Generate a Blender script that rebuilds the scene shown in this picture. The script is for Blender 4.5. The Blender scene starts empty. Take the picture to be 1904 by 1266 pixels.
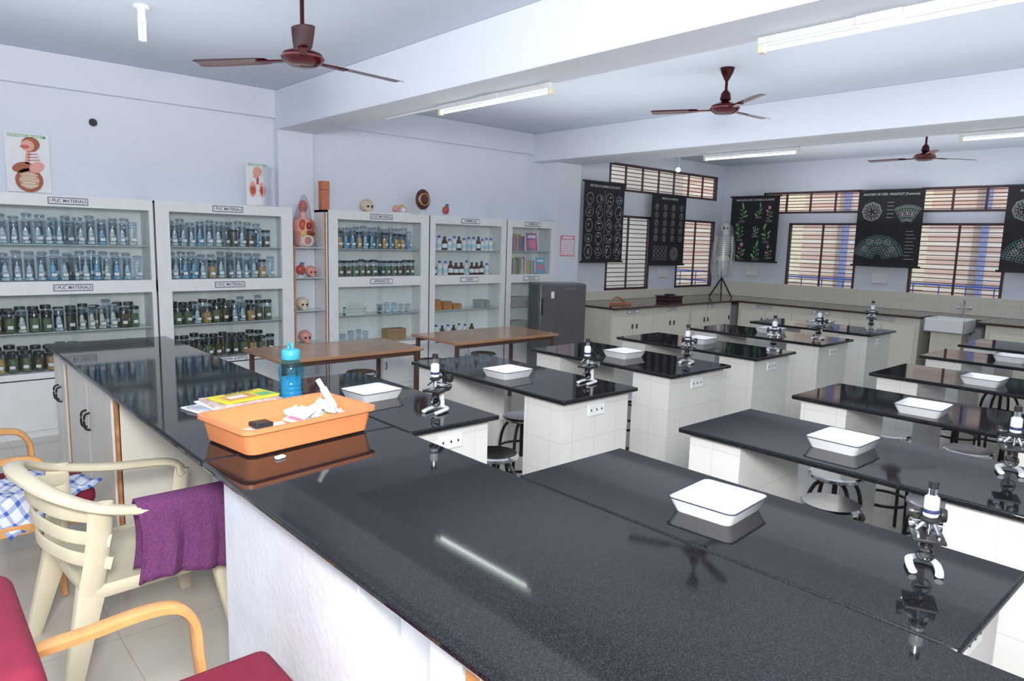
import bpy, bmesh, math, random
from mathutils import Vector, Matrix, Euler
R=random.Random(7)
V=Vector
scene=bpy.context.scene
COL=bpy.context.collection
scene.view_settings.view_transform='Standard'
# layout units are converted to metres at the end of the script (S); the shell, placed from image coordinates, is enlarged about the camera (U)
S=.68; U=1.17; HT=1.307; HC=HT+1.11; ZB=1.85-HC/U
# ------------------------------------------------------------ materials
MATS={}
def M(name,col,rough=.5,metal=0,var=.06,scale=9,bump=0,bscale=60,alpha=1,emit=0,spec=.5,coat=0):
    if name in MATS: return MATS[name]
    m=bpy.data.materials.new(name); m.use_nodes=True; nt=m.node_tree; b=nt.nodes['Principled BSDF']
    tc=nt.nodes.new('ShaderNodeTexCoord'); nz=nt.nodes.new('ShaderNodeTexNoise'); nz.inputs['Scale'].default_value=scale; nz.inputs['Detail'].default_value=4
    nt.links.new(tc.outputs['Object'],nz.inputs['Vector'])
    cr=nt.nodes.new('ShaderNodeValToRGB'); cr.color_ramp.elements[0].position=.3; cr.color_ramp.elements[1].position=.7
    cr.color_ramp.elements[0].color=tuple(max(0,c*(1-var)) for c in col)+(1,)
    cr.color_ramp.elements[1].color=tuple(min(1,c*(1+var)) for c in col)+(1,)
    nt.links.new(nz.outputs['Fac'],cr.inputs['Fac']); nt.links.new(cr.outputs['Color'],b.inputs['Base Color'])
    b.inputs['Roughness'].default_value=rough; b.inputs['Metallic'].default_value=metal
    b.inputs['Specular IOR Level'].default_value=spec
    if coat: b.inputs['Coat Weight'].default_value=coat
    if alpha<1: b.inputs['Alpha'].default_value=alpha
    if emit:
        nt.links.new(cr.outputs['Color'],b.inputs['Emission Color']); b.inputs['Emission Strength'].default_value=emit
    if bump:
        n2=nt.nodes.new('ShaderNodeTexNoise'); n2.inputs['Scale'].default_value=bscale; n2.inputs['Detail'].default_value=3
        nt.links.new(tc.outputs['Object'],n2.inputs['Vector'])
        bp=nt.nodes.new('ShaderNodeBump'); bp.inputs['Strength'].default_value=bump; bp.inputs['Distance'].default_value=.01
        nt.links.new(n2.outputs['Fac'],bp.inputs['Height']); nt.links.new(bp.outputs['Normal'],b.inputs['Normal'])
    MATS[name]=m; return m
def glassmat(name,col,mix=.1,rough=.02,edge=.5):
    m=bpy.data.materials.new(name); m.use_nodes=True; nt=m.node_tree; nt.nodes.clear()
    o=nt.nodes.new('ShaderNodeOutputMaterial'); mx=nt.nodes.new('ShaderNodeMixShader'); t=nt.nodes.new('ShaderNodeBsdfTransparent'); g=nt.nodes.new('ShaderNodeBsdfGlossy')
    t.inputs[0].default_value=col+(1,); g.inputs['Roughness'].default_value=rough; g.inputs[0].default_value=(.9,.95,1,1)
    lw=nt.nodes.new('ShaderNodeLayerWeight'); lw.inputs[0].default_value=.5
    pw=nt.nodes.new('ShaderNodeMath'); pw.operation='POWER'; pw.inputs[1].default_value=4
    ma=nt.nodes.new('ShaderNodeMath'); ma.operation='MULTIPLY_ADD'; ma.inputs[1].default_value=edge; ma.inputs[2].default_value=mix; ma.use_clamp=True
    nt.links.new(lw.outputs['Facing'],pw.inputs[0]); nt.links.new(pw.outputs[0],ma.inputs[0])
    nt.links.new(ma.outputs[0],mx.inputs[0]); nt.links.new(t.outputs[0],mx.inputs[1]); nt.links.new(g.outputs[0],mx.inputs[2]); nt.links.new(mx.outputs[0],o.inputs[0])
    MATS[name]=m; return m
def tilemat(name,c1,c2,grout,w,h,rough=.2,vert=True,offset=0,mortar=.012):
    m=bpy.data.materials.new(name); m.use_nodes=True; nt=m.node_tree; b=nt.nodes['Principled BSDF']
    ge=nt.nodes.new('ShaderNodeNewGeometry'); br=nt.nodes.new('ShaderNodeTexBrick')
    if vert:
        sp=nt.nodes.new('ShaderNodeSeparateXYZ'); ad=nt.nodes.new('ShaderNodeMath'); cb=nt.nodes.new('ShaderNodeCombineXYZ')
        nt.links.new(ge.outputs['Position'],sp.inputs[0]); nt.links.new(sp.outputs[0],ad.inputs[0]); nt.links.new(sp.outputs[1],ad.inputs[1])
        nt.links.new(ad.outputs[0],cb.inputs[0]); nt.links.new(sp.outputs[2],cb.inputs[1]); nt.links.new(cb.outputs[0],br.inputs['Vector'])
    else: nt.links.new(ge.outputs['Position'],br.inputs['Vector'])
    br.offset=offset; br.inputs['Color1'].default_value=c1+(1,); br.inputs['Color2'].default_value=c2+(1,); br.inputs['Mortar'].default_value=grout+(1,)
    br.inputs['Scale'].default_value=1; br.inputs['Brick Width'].default_value=w; br.inputs['Row Height'].default_value=h; br.inputs['Mortar Size'].default_value=mortar*h; br.inputs['Mortar Smooth'].default_value=.3
    nz=nt.nodes.new('ShaderNodeTexNoise'); nz.inputs['Scale'].default_value=4; nt.links.new(ge.outputs['Position'],nz.inputs['Vector'])
    mx=nt.nodes.new('ShaderNodeMix'); mx.data_type='RGBA'; mx.blend_type='MULTIPLY'; mx.inputs[0].default_value=.10
    nt.links.new(br.outputs['Color'],mx.inputs[6]); nt.links.new(nz.outputs['Fac'],mx.inputs[7]); nt.links.new(mx.outputs[2],b.inputs['Base Color'])
    b.inputs['Roughness'].default_value=rough; MATS[name]=m; return m
def granite():
    m=bpy.data.materials.new('black_granite'); m.use_nodes=True; nt=m.node_tree; b=nt.nodes['Principled BSDF']
    ge=nt.nodes.new('ShaderNodeNewGeometry'); n=nt.nodes.new('ShaderNodeTexNoise'); n.inputs['Scale'].default_value=480; n.inputs['Detail'].default_value=1
    nt.links.new(ge.outputs['Position'],n.inputs['Vector']); cr=nt.nodes.new('ShaderNodeValToRGB')
    cr.color_ramp.elements[0].position=.42; cr.color_ramp.elements[0].color=(.004,.0045,.006,1); cr.color_ramp.elements[1].position=.80; cr.color_ramp.elements[1].color=(.04,.043,.05,1)
    nt.links.new(n.outputs['Fac'],cr.inputs['Fac']); nt.links.new(cr.outputs['Color'],b.inputs['Base Color']); b.inputs['Roughness'].default_value=.05
    b.inputs['Specular IOR Level'].default_value=.31
    MATS['black_granite']=m; return m
GR=granite()
WALL=M('wall_paint',(.755,.80,.885),.75,var=.02,scale=1.2,bump=.05)
CEIL=M('ceiling_paint',(.60,.66,.75),.8,var=.02,scale=1)
WHITE=M('white_paint',(.82,.84,.85),.45,var=.03)
PLAS=M('stained_plaster',(.74,.78,.85),.7,var=.07,scale=3,bump=.2,bscale=30)
CREAM=M('cream_laminate',(.80,.77,.68),.35,var=.03)
INNER=M('cabinet_inner',(.82,.86,.87),.6,var=.03,emit=.05)  # weak emission added to brighten the cabinet interior, no lamp inside
WOOD=M('teak_trim',(.55,.24,.09),.4,var=.25,scale=14)
ARMW=M('varnished_beech',(.70,.35,.13),.3,var=.15,scale=10)
BTOP=M('brown_laminate',(.42,.22,.12),.14,var=.12,scale=5)
BLK=M('black_enamel',(.012,.012,.014),.3)
BLKP=M('black_plastic',(.02,.02,.022),.35)
STEEL=M('steel',(.62,.62,.63),.16,1,.05)
CHROME=M('chrome',(.80,.80,.82),.08,1,.02)
BRNM=M('brown_metal',(.10,.05,.04),.4)
MAROON=M('maroon_enamel',(.045,.002,.006),.13,var=.1,spec=.22)
ENAM=M('white_enamel',(.86,.88,.90),.15,var=.01)
RIMK=M('dark_rim',(.03,.035,.07),.25)
MICW=M('microscope_grey',(.74,.76,.78),.25,var=.02)
FRAME=M('window_frame_brown',(.085,.045,.05),.5)
ORANGE=M('orange_plastic',(.92,.33,.13),.35,var=.03)
IVORY=M('ivory_plastic',(.70,.63,.47),.4,var=.05)
RED=M('maroon_fabric',(.20,.010,.035),.85,var=.1,bump=.3,bscale=300)
PURP=M('purple_towel',(.22,.06,.20),.95,var=.22,scale=90,bump=1.0,bscale=160)
PAPER=M('paper_white',(.85,.86,.88),.7,var=.02)
YEL=M('yellow_cover',(.85,.75,.05),.4); PINK=M('pink_print',(.85,.25,.35),.5); CYANP=M('cyan_print',(.1,.5,.75),.5)
INK=M('ink',(.03,.04,.12),.6); BLUE=M('blue_paint',(.07,.14,.5),.4)
GREY=M('fridge_grey',(.17,.17,.18),.3,metal=.5,var=.05)
CHB=M('chart_black',(.012,.012,.016),.6); CW=M('chart_white',(.62,.65,.68),.6); CT=M('chart_teal',(.22,.46,.44),.6); CG=M('chart_green',(.18,.50,.20),.6); CP=M('chart_pink',(.75,.30,.38),.6)
BONE=M('bone',(.72,.62,.45),.6,var=.1); FLESH=M('flesh_red',(.55,.10,.06),.35,var=.2); FLP=M('flesh_pink',(.80,.36,.30),.4,var=.12); ORGY=M('organ_yellow',(.75,.5,.15),.4)
TUBE=M('lit_tube',(.9,1,.95),.3,emit=2.6,var=0)
CABG=glassmat('cabinet_glass',(.965,.985,.985),.03)
JARG=glassmat('jar_glass',(.90,.95,.99),.05,.05,.6)
PLASB=glassmat('clear_plastic',(.93,.94,.96),.14,.3,.8)
WING=glassmat('window_glass',(.95,.98,1),.01,.02,.3)
BOTB=glassmat('blue_bottle',(.45,.88,1.0),.05,.05,.5)
TILE=tilemat('white_wall_tile',(.78,.78,.75),(.77,.77,.74),(.64,.64,.61),.165,.165)
CTILE=tilemat('cream_wall_tile',(.80,.77,.66),(.79,.76,.65),(.60,.57,.48),.16,.16)
FLOOR=tilemat('floor_tile',(.64,.60,.53),(.63,.59,.52),(.48,.45,.40),.6,.6,.10,vert=False,mortar=.005)
PEACH=tilemat('peach_facade',(.66,.47,.38),(.64,.45,.37),(.76,.68,.60),2.4,.2,.8,mortar=.2)
def clothmat():
    m=bpy.data.materials.new('checked_cloth'); m.use_nodes=True; nt=m.node_tree; b=nt.nodes['Principled BSDF']; tc=nt.nodes.new('ShaderNodeUVMap')
    cols=[]
    sp=nt.nodes.new('ShaderNodeSeparateXYZ'); nt.links.new(tc.outputs[0],sp.inputs[0])
    for i in (0,1):
        a=nt.nodes.new('ShaderNodeMath'); a.operation='MULTIPLY'; a.inputs[1].default_value=6; nt.links.new(sp.outputs[i],a.inputs[0])
        f=nt.nodes.new('ShaderNodeMath'); f.operation='FRACT'; nt.links.new(a.outputs[0],f.inputs[0])
        g=nt.nodes.new('ShaderNodeMath'); g.operation='LESS_THAN'; g.inputs[1].default_value=.3; nt.links.new(f.outputs[0],g.inputs[0]); cols.append(g)
    ad=nt.nodes.new('ShaderNodeMath'); nt.links.new(cols[0].outputs[0],ad.inputs[0]); nt.links.new(cols[1].outputs[0],ad.inputs[1])
    hf=nt.nodes.new('ShaderNodeMath'); hf.operation='MULTIPLY'; hf.inputs[1].default_value=.5; nt.links.new(ad.outputs[0],hf.inputs[0])
    cr=nt.nodes.new('ShaderNodeValToRGB'); cr.color_ramp.elements[0].color=(.75,.8,.88,1); cr.color_ramp.elements[1].color=(.05,.14,.5,1)
    nt.links.new(hf.outputs[0],cr.inputs[0]); nt.links.new(cr.outputs[0],b.inputs['Base Color']); b.inputs['Roughness'].default_value=.9; return m
CHECK=clothmat()
# ------------------------------------------------------------ mesh builder
def catmull(P,sub):
    P=[V(p) for p in P]
    if sub<2 or len(P)<3: return P
    out=[]
    for i in range(len(P)-1):
        p0=P[max(i-1,0)];p1=P[i];p2=P[i+1];p3=P[min(i+2,len(P)-1)]
        for k in range(sub):
            t=k/sub
            out.append(.5*((2*p1)+(p2-p0)*t+(2*p0-5*p1+4*p2-p3)*t*t+(3*p1-p0-3*p2+p3)*t**3))
    out.append(P[-1]); return out
class MB:
    def __init__(s): s.v=[];s.f=[];s.m=[];s.k=0
    def mat(s,k): s.k=k; return s
    def add(s,vs,fs):
        o=len(s.v); s.v+= [tuple(x) for x in vs]; s.f+=[tuple(i+o for i in f) for f in fs]; s.m+=[s.k]*len(fs); return s
    def box(s,x0,x1,y0,y1,z0,z1,rot=None):
        vs=[V((x,y,z)) for x in (x0,x1) for y in (y0,y1) for z in (z0,z1)]
        if rot is not None:
            c=V(((x0+x1)/2,(y0+y1)/2,(z0+z1)/2)); vs=[c+rot@(p-c) for p in vs]
        return s.add(vs,[(0,1,3,2),(4,6,7,5),(0,4,5,1),(2,3,7,6),(0,2,6,4),(1,5,7,3)])
    def lathe(s,prof,c=(0,0,0),n=20,axis='z',rot=None):
        vs=[];fs=[];c=V(c)
        for r,z in prof:
            for i in range(n):
                a=2*math.pi*i/n; p=V((r*math.cos(a),r*math.sin(a),z))
                if axis=='x': p=V((z,p.x,p.y))
                if axis=='y': p=V((p.x,z,p.y))
                if rot is not None: p=rot@p
                vs.append(c+p)
        for j in range(len(prof)-1):
            for i in range(n):
                k=(i+1)%n; fs.append((j*n+i,j*n+k,(j+1)*n+k,(j+1)*n+i))
        fs.append(tuple(range(n))); fs.append(tuple((len(prof)-1)*n+i for i in reversed(range(n))))
        return s.add(vs,fs)
    def sph(s,c,r,sc=(1,1,1),n=14,m=8,rot=None):
        vs=[];c=V(c)
        prof=[(max(1e-4,math.sin(math.pi*j/m))*r,-math.cos(math.pi*j/m)*r) for j in range(m+1)]
        fs=[]
        for rr,z in prof:
            for i in range(n):
                a=2*math.pi*i/n; p=V((rr*math.cos(a)*sc[0],rr*math.sin(a)*sc[1],z*sc[2]))
                if rot is not None: p=rot@p
                vs.append(c+p)
        for j in range(m):
            for i in range(n):
                k=(i+1)%n; fs.append((j*n+i,j*n+k,(j+1)*n+k,(j+1)*n+i))
        fs.append(tuple(range(n))); fs.append(tuple(m*n+i for i in reversed(range(n))))
        return s.add(vs,fs)
    def cyl(s,a,b,r,r2=None,n=12):
        a=V(a);b=V(b);r2=r if r2 is None else r2; d=(b-a); q=d.normalized().to_track_quat('Z','Y').to_matrix()
        return s.lathe([(r,0),(r2,d.length)],a,n,rot=q)
    def sweep(s,P,w,h,up=(0,0,1),n=10,sub=4,taper=None,closed=False,pw=1):
        P=catmull(P,sub) if not closed else [V(p) for p in P]; N=len(P); up=V(up); vs=[];fs=[]
        for i,p in enumerate(P):
            if closed: t=P[(i+1)%N]-P[i-1]
            else: t=P[min(i+1,N-1)]-P[max(i-1,0)]
            t.normalize(); sd=t.cross(up)
            if sd.length<.05: sd=t.cross(V((1,0,.01)))
            sd.normalize(); nn=sd.cross(t)
            k=1 if taper is None else taper[0]+(taper[1]-taper[0])*i/(N-1)
            for j in range(n):
                a=2*math.pi*(j+.5)/n; ca,sa=math.cos(a),math.sin(a)
                ca=math.copysign(abs(ca)**pw,ca); sa=math.copysign(abs(sa)**pw,sa)
                vs.append(p+sd*(ca*w/2*k)+nn*(sa*h/2*k))
        for i in range(N if closed else N-1):
            i2=(i+1)%N
            for j in range(n):
                k=(j+1)%n; fs.append((i*n+j,i*n+k,i2*n+k,i2*n+j))
        if not closed: fs.append(tuple(reversed(range(n)))); fs.append(tuple((N-1)*n+j for j in range(n)))
        return s.add(vs,fs)
    def ring(s,c,r,rr,n=28,m=8,axis='z'):
        P=[]
        for i in range(n):
            a=2*math.pi*i/n; p={'z':V((math.cos(a)*r,math.sin(a)*r,0)),'y':V((math.cos(a)*r,0,math.sin(a)*r)),'x':V((0,math.cos(a)*r,math.sin(a)*r))}[axis]; P.append(V(c)+p)
        up={'z':(0,0,1),'y':(0,1,0),'x':(1,0,0)}[axis]
        return s.sweep(P,rr*2,rr*2,up=up,n=m,closed=True)
    # flat drawing in local xz plane facing -y
    def fring(s,cx,cz,r,w,y=-.012,n=24,a0=0,a1=360,sx=1,sz=1):
        vs=[];fs=[]
        for i in range(n+1):
            a=math.radians(a0+(a1-a0)*i/n)
            for q in (r-w/2,r+w/2): vs.append((cx+math.cos(a)*q*sx,y,cz+math.sin(a)*q*sz))
        for i in range(n): fs.append((2*i,2*i+1,2*i+3,2*i+2))
        return s.add(vs,fs)
    def fdisc(s,cx,cz,r,y=-.012,n=14,sx=1,sz=1,rot=0):
        vs=[]
        for i in range(n):
            a=2*math.pi*i/n; x=math.cos(a)*r*sx; z=math.sin(a)*r*sz
            vs.append((cx+x*math.cos(rot)-z*math.sin(rot),y,cz+x*math.sin(rot)+z*math.cos(rot)))
        return s.add(vs,[tuple(range(n))])
    def fline(s,x0,z0,x1,z1,w,y=-.012):
        dx,dz=x1-x0,z1-z0; l=math.hypot(dx,dz) or 1; nx,nz=-dz/l*w/2,dx/l*w/2
        return s.add([(x0+nx,y,z0+nz),(x1+nx,y,z1+nz),(x1-nx,y,z1-nz),(x0-nx,y,z0-nz)],[(0,1,2,3)])
    def obj(s,name,mats,parent=None,bev=0,loc=None,flat=False,sub=0):
        me=bpy.data.meshes.new(name); me.from_pydata(s.v,[],s.f)
        for q in (mats if isinstance(mats,(list,tuple)) else [mats]): me.materials.append(q)
        me.polygons.foreach_set('material_index',s.m)
        if not flat:
            bm=bmesh.new(); bm.from_mesh(me); bmesh.ops.recalc_face_normals(bm,faces=bm.faces); bm.to_mesh(me); bm.free()
        me.polygons.foreach_set('use_smooth',[True]*len(me.polygons)); me.update()
        try: me.set_sharp_from_angle(angle=math.radians(38))
        except Exception: pass
        o=bpy.data.objects.new(name,me); COL.objects.link(o)
        if loc is not None: o.location=loc
        if parent is not None: o.parent=parent
        if bev:
            b=o.modifiers.new('bevel','BEVEL'); b.width=bev; b.segments=2; b.limit_method='ANGLE'
        return o
def tag(o,label,cat,group=None):
    o['label']=label; o['category']=cat
    if group: o['group']=group
    return o
def root(name,label,cat,loc=(0,0,0),rz=0,group=None):
    o=bpy.data.objects.new(name,None); o.empty_display_size=.1; COL.objects.link(o); o.location=loc; o.rotation_euler=(0,0,rz)
    return tag(o,label,cat,group)
def dup(o,loc,rz=None,label=None,sc=None):
    n=o.copy(); COL.objects.link(n); n.location=loc
    if rz is not None: n.rotation_euler=(0,0,rz)
    if label: n['label']=label
    if sc: n.scale=(sc,)*3 if not isinstance(sc,tuple) else sc
    def rec(a,b):
        for c in list(a.children):
            if c in made: continue
            k=c.copy(); COL.objects.link(k); k.parent=b; made.add(k); rec(c,k)
    made=set(); rec(o,n); return n
def struct(o): o['kind']='structure'; return o
TXT={}
def text(body,size,mat,parent,loc,rot=(math.pi/2,0,0),name='lettering',width=None):
    key=(body,size,mat.name)
    if key not in TXT:
        cu=bpy.data.curves.new('t','FONT'); cu.body=body; cu.size=size; cu.align_x='CENTER'; cu.align_y='CENTER'; cu.offset=size*.012
        t=bpy.data.objects.new('t',cu); COL.objects.link(t); bpy.context.view_layer.update()
        me=bpy.data.meshes.new_from_object(t.evaluated_get(bpy.context.evaluated_depsgraph_get())); bpy.data.objects.remove(t)
        me.materials.clear(); me.materials.append(mat); TXT[key]=me
    me=TXT[key]; o=bpy.data.objects.new(name,me); COL.objects.link(o); o.parent=parent; o.location=loc; o.rotation_euler=rot
    if width:
        xs=[v.co.x for v in me.vertices]; w=max(xs)-min(xs); k=min(1,width/w); o.scale=(k,1,1)
    return o
def area(loc,rot,sx,sy,e,col=(1,1,1)):
    l=bpy.data.lights.new('area','AREA'); l.shape='RECTANGLE'; l.size=sx; l.size_y=sy; l.energy=e; l.color=col
    o=bpy.data.objects.new('area_lamp',l); COL.objects.link(o); o.location=loc; o.rotation_euler=rot; return o
def rescale(objs,k,dz):
    for o in objs:
        if o.parent is None:
            o.location=V((o.location.x*k,o.location.y*k,o.location.z*k+dz)); o.scale=[c*k for c in o.scale]
            if o.type=='LIGHT' and o.data.type=='AREA': o.data.energy*=k*k
# ============================================================ SHELL (before enlarging by U, floor at ZB)
X0,X1,Y0,Y1,ZC=-1.6,13.8,-2.6,8.55,3.57
struct(MB().box(X0-.2,X1+.2,Y0-.2,Y1+.2,ZB-.1,ZB).obj('floor',FLOOR))
struct(MB().box(X0-.2,X1+.2,Y0-.2,Y1+.2,ZC,ZC+.2).obj('ceiling',CEIL))
def wallholes(name,axis,pos,th,a0,a1,holes):
    A=sorted({a0,a1}|{h[0] for h in holes}|{h[1] for h in holes}); Z=sorted({ZB,ZC}|{h[2] for h in holes}|{h[3] for h in holes})
    b=MB()
    for i in range(len(A)-1):
        for j in range(len(Z)-1):
            ca,cz=(A[i]+A[i+1])/2,(Z[j]+Z[j+1])/2
            if any(h[0]<ca<h[1] and h[2]<cz<h[3] for h in holes): continue
            if axis=='x': b.box(A[i],A[i+1],pos,pos+th,Z[j],Z[j+1])
            else: b.box(pos,pos+th,A[i],A[i+1],Z[j],Z[j+1])
    return struct(b.obj(name,WALL))
LW=[(9.95,11.25,.98,2.38),(12.15,13.5,.98,2.38),(9.95,13.5,2.82,3.32)]
FW=[(5.62,7.0,1.0,2.36),(3.22,4.68,1.0,2.36),(.6,2.0,1.0,2.36),(5.62,7.6,2.55,2.98),(2.6,4.6,2.55,2.98)]
wallholes('wall_left','x',Y1,.10,X0-.2,X1+.2,LW)
wallholes('wall_far','y',X1,.10,Y0,Y1,FW)
struct(MB().box(X0-.2,X0,Y0,Y1,ZB,ZC).obj('wall_back',WALL))
struct(MB().box(X0-.2,X1+.2,Y0-.2,Y0,ZB,ZC).obj('wall_right',WALL))
n=0
def trim(mb,mat):
    global n; n+=1; return struct(mb.obj('trim_%d'%n,mat,bev=.006))
BEAMM=M('beam_paint',(.755,.80,.885),.75,var=.02,scale=1)
trim(MB().box(3.66,4.12,Y0,Y1,3.11,ZC),BEAMM)
trim(MB().box(8.0,8.8,Y0,Y1,3.13,ZC),BEAMM)
trim(MB().box(3.66,4.12,8.42,Y1,ZB,3.11),BEAMM)
trim(MB().box(8.24,8.8,8.17,Y1,ZB,3.13),BEAMM)
trim(MB().box(X0,3.66,8.47,Y1,3.24,ZC),BEAMM)
trim(MB().box(4.12,8.0,8.47,Y1,3.24,ZC),BEAMM)
trim(MB().box(8.85,X1,8.525,Y1,.80,.98),CTILE)
trim(MB().box(13.775,X1,Y0,8.52,.80,1.12),CTILE)
def window(i,side,a0,a1,z0,z1,vent):
    w=a1-a0;h=z1-z0
    if side=='l': loc=((a0+a1)/2,Y1+.03,z0); rz=0
    else: loc=(X1+.03,(a0+a1)/2,z0); rz=-math.pi/2
    b=MB(); t=.042
    b.box(-w/2,-w/2+t,-.045,.03,0,h).box(w/2-t,w/2,-.045,.03,0,h).box(-w/2,w/2,-.045,.03,0,t).box(-w/2,w/2,-.045,.03,h-t,h)
    k=1 if not vent else max(3,int(w/.45))
    for q in range(1,k+(1 if not vent else 0)):
        x=(-w/2+w*q/k) if vent else 0; b.box(x-.018,x+.018,-.015,.015,0,h)
    o=struct(b.obj('window_%d'%i,FRAME,loc=loc,bev=.004)); o.rotation_euler=(0,0,rz)
    g=MB(); nb=17 if not vent else 7
    for q in range(1,nb): g.box(-w/2,w/2,-.012,-.004,h*q/nb-.0075,h*q/nb+.0075)
    g.obj('window_grille',FRAME,o)
    if not vent:
        for (xa,xb) in ((-w/2+.042,-.02),(.02,w/2-.042)): MB().box(xa,xb,.018,.024,.042,h-.042).obj('window_pane',WING,o)
i=0
for hh in LW: i+=1; window(i,'l',*hh,hh[2]>2.5)
for hh in FW: i+=1; window(i,'f',*hh,hh[2]>2.5)
# exterior
ext=root('neighbouring_building','peach painted building with blue balcony railings outside the windows','building',(17.5,3,0))
MB().box(0,.3,-9,10,-1,6.5).obj('facade',PEACH,ext)
b=MB()
for z in (.9,1.15): b.box(-.9,-.87,-9,10,z,z+.04)
for y in range(-18,20): b.box(-.89,-.87,y*.5,y*.5+.02,.3,1.15)
b.obj('railing',BLUE,ext)
BP=M('blue_pillar',(.20,.24,.45),.6); CX=M('cream_ext',(.72,.64,.48),.7)
for y in (-5.5,-1.7,1.45,4.35,7.3): MB().box(-.2,-.01,y,y+.09,-1,6).obj('pillar',BP,ext)
for y in (-4,0.1,2.6,5.5): MB().box(-.03,-.001,y,y+.5,1.0,4.2).obj('wall_panel',CX,ext)
tag(MB().box(5,22,12.2,12.4,-1,7).obj('boundary_wall',M('beige_ext',(.44,.42,.39),.8,var=.1,scale=1)),'beige plastered building wall outside the side windows','wall')
struct(MB().box(-5,30,-20,25,-1.3,-1.2).obj('ground',M('ground_ext',(.5,.48,.42),.9)))
# ------------------------------------------------------------ wall cabinets
def label_plate(txt,par,x,z,w=.34,y=-.012):
    p=MB().box(x-w/2,x+w/2,y-.004,y,z-.033,z+.033).mat(1).box(x-w/2+.006,x+w/2-.006,y-.005,y-.0042,z-.026,z+.026).obj('label_plate',[INK,PAPER],par)
    text(txt,.044,INK,p,(x,y-.007,z),width=w-.03)
CZ=[(0,.43),(.43,1.20),(1.33,2.06)]
SHELF=M('shelf_edge',(.55,.65,.65),.15,var=.05)
def cabinet(x0,x1,st,labels,zt=2.17):
    cx=(x0+x1)/2;w=x1-x0;D=.385;YF=8.15
    r=root('display_cabinet','white glass fronted storage cabinet against the wall','cabinet',(cx,YF,0),group='wall storage cabinets')
    l=-w/2; rr=w/2; b=MB()
    b.box(l,l+.03,.0,D,ZB,zt).box(rr-.03,rr,.0,D,ZB,zt).box(l,rr,.0,D,zt-.03,zt).box(l,rr,0,D,.40,.43).box(l,rr,0,D,1.2,1.33)
    b.box(l,l+st,-.01,.02,ZB,zt).box(rr-st,rr,-.01,.02,ZB,zt).box(l+st,rr-st,-.01,.02,2.06,zt).box(l+st,rr-st,-.01,.02,1.2,1.33).box(l+st,rr-st,-.01,.02,.37,.43).box(l+.03,rr-.03,-.009,.02,ZB,ZB+.1)
    b.mat(1).box(l+.03,rr-.03,D-.01,D,.43,zt-.03)
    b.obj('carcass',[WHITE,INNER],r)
    for (za,zb) in CZ[1:]:
        for k,(xa,xb,yy) in enumerate(((l+st,.03,.016),(-.03,rr-st,.034))):
            MB().box(xa,xb,yy,yy+.006,za,zb).obj('glass_door',CABG,r)
        zs=1.69 if za>1 else .82
        MB().box(l+.03,rr-.03,.06,D-.02,zs-.008,zs).obj('glass_shelf',SHELF,r)
    dw=(w-.04)/2
    for k in (0,1):
        a=l+.02+k*dw; d=MB().box(a+.005,a+dw-.005,-.028,-.011,ZB+.07,.36).obj('door',WHITE,r,bev=.003)
        hx=a+dw-.06 if k==0 else a+.06
        MB().sweep([(hx,-.028,.06),(hx,-.05,.08),(hx,-.05,.14),(hx,-.028,.16)],.012,.012,n=6,up=(1,0,0)).obj('handle',BLKP,d)
    for (t,z) in labels: label_plate(t,r,0,z)
    return r
cabinet(.62,2.15,.04,[("I PUC MATERIALS",2.115),("I PUC MATERIALS",1.265)])
cabinet(2.17,3.70,.14,[("I PUC MATERIALS",2.115),("I PUC MATERIALS",1.265),("ANSWER SCRIPTS",.40)])
cabinet(4.17,5.70,.13,[("I PUC MATERIALS",2.115),("APPARATUS",1.265)])
cabinet(5.72,7.14,.09,[("CHEMICALS",2.115),("SLIDES",1.265)])
cabinet(7.16,8.22,.10,[("CHEMICALS",2.115),("BOOKS",1.265)])
r=root('corner_shelf','open white shelf with teak edging and glass shelves between the cabinets','shelf',(3.935,8.15,0))
MB().box(-.225,.225,.36,.385,ZB,1.72).box(-.225,.225,0,.385,ZB,.06).box(.19,.225,0,.385,ZB,2.14).obj('carcass',[WHITE],r)
MB().box(.185,.2,-.012,.0,ZB,2.14).obj('edging',WOOD,r); MB().box(-.225,-.21,-.012,0,ZB,1.72).obj('edging',WOOD,r)
for z in (.5,.92,1.33,1.70): MB().box(-.22,.19,.0,.36,z-.012,z).obj('glass_shelf',SHELF,r)
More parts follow.
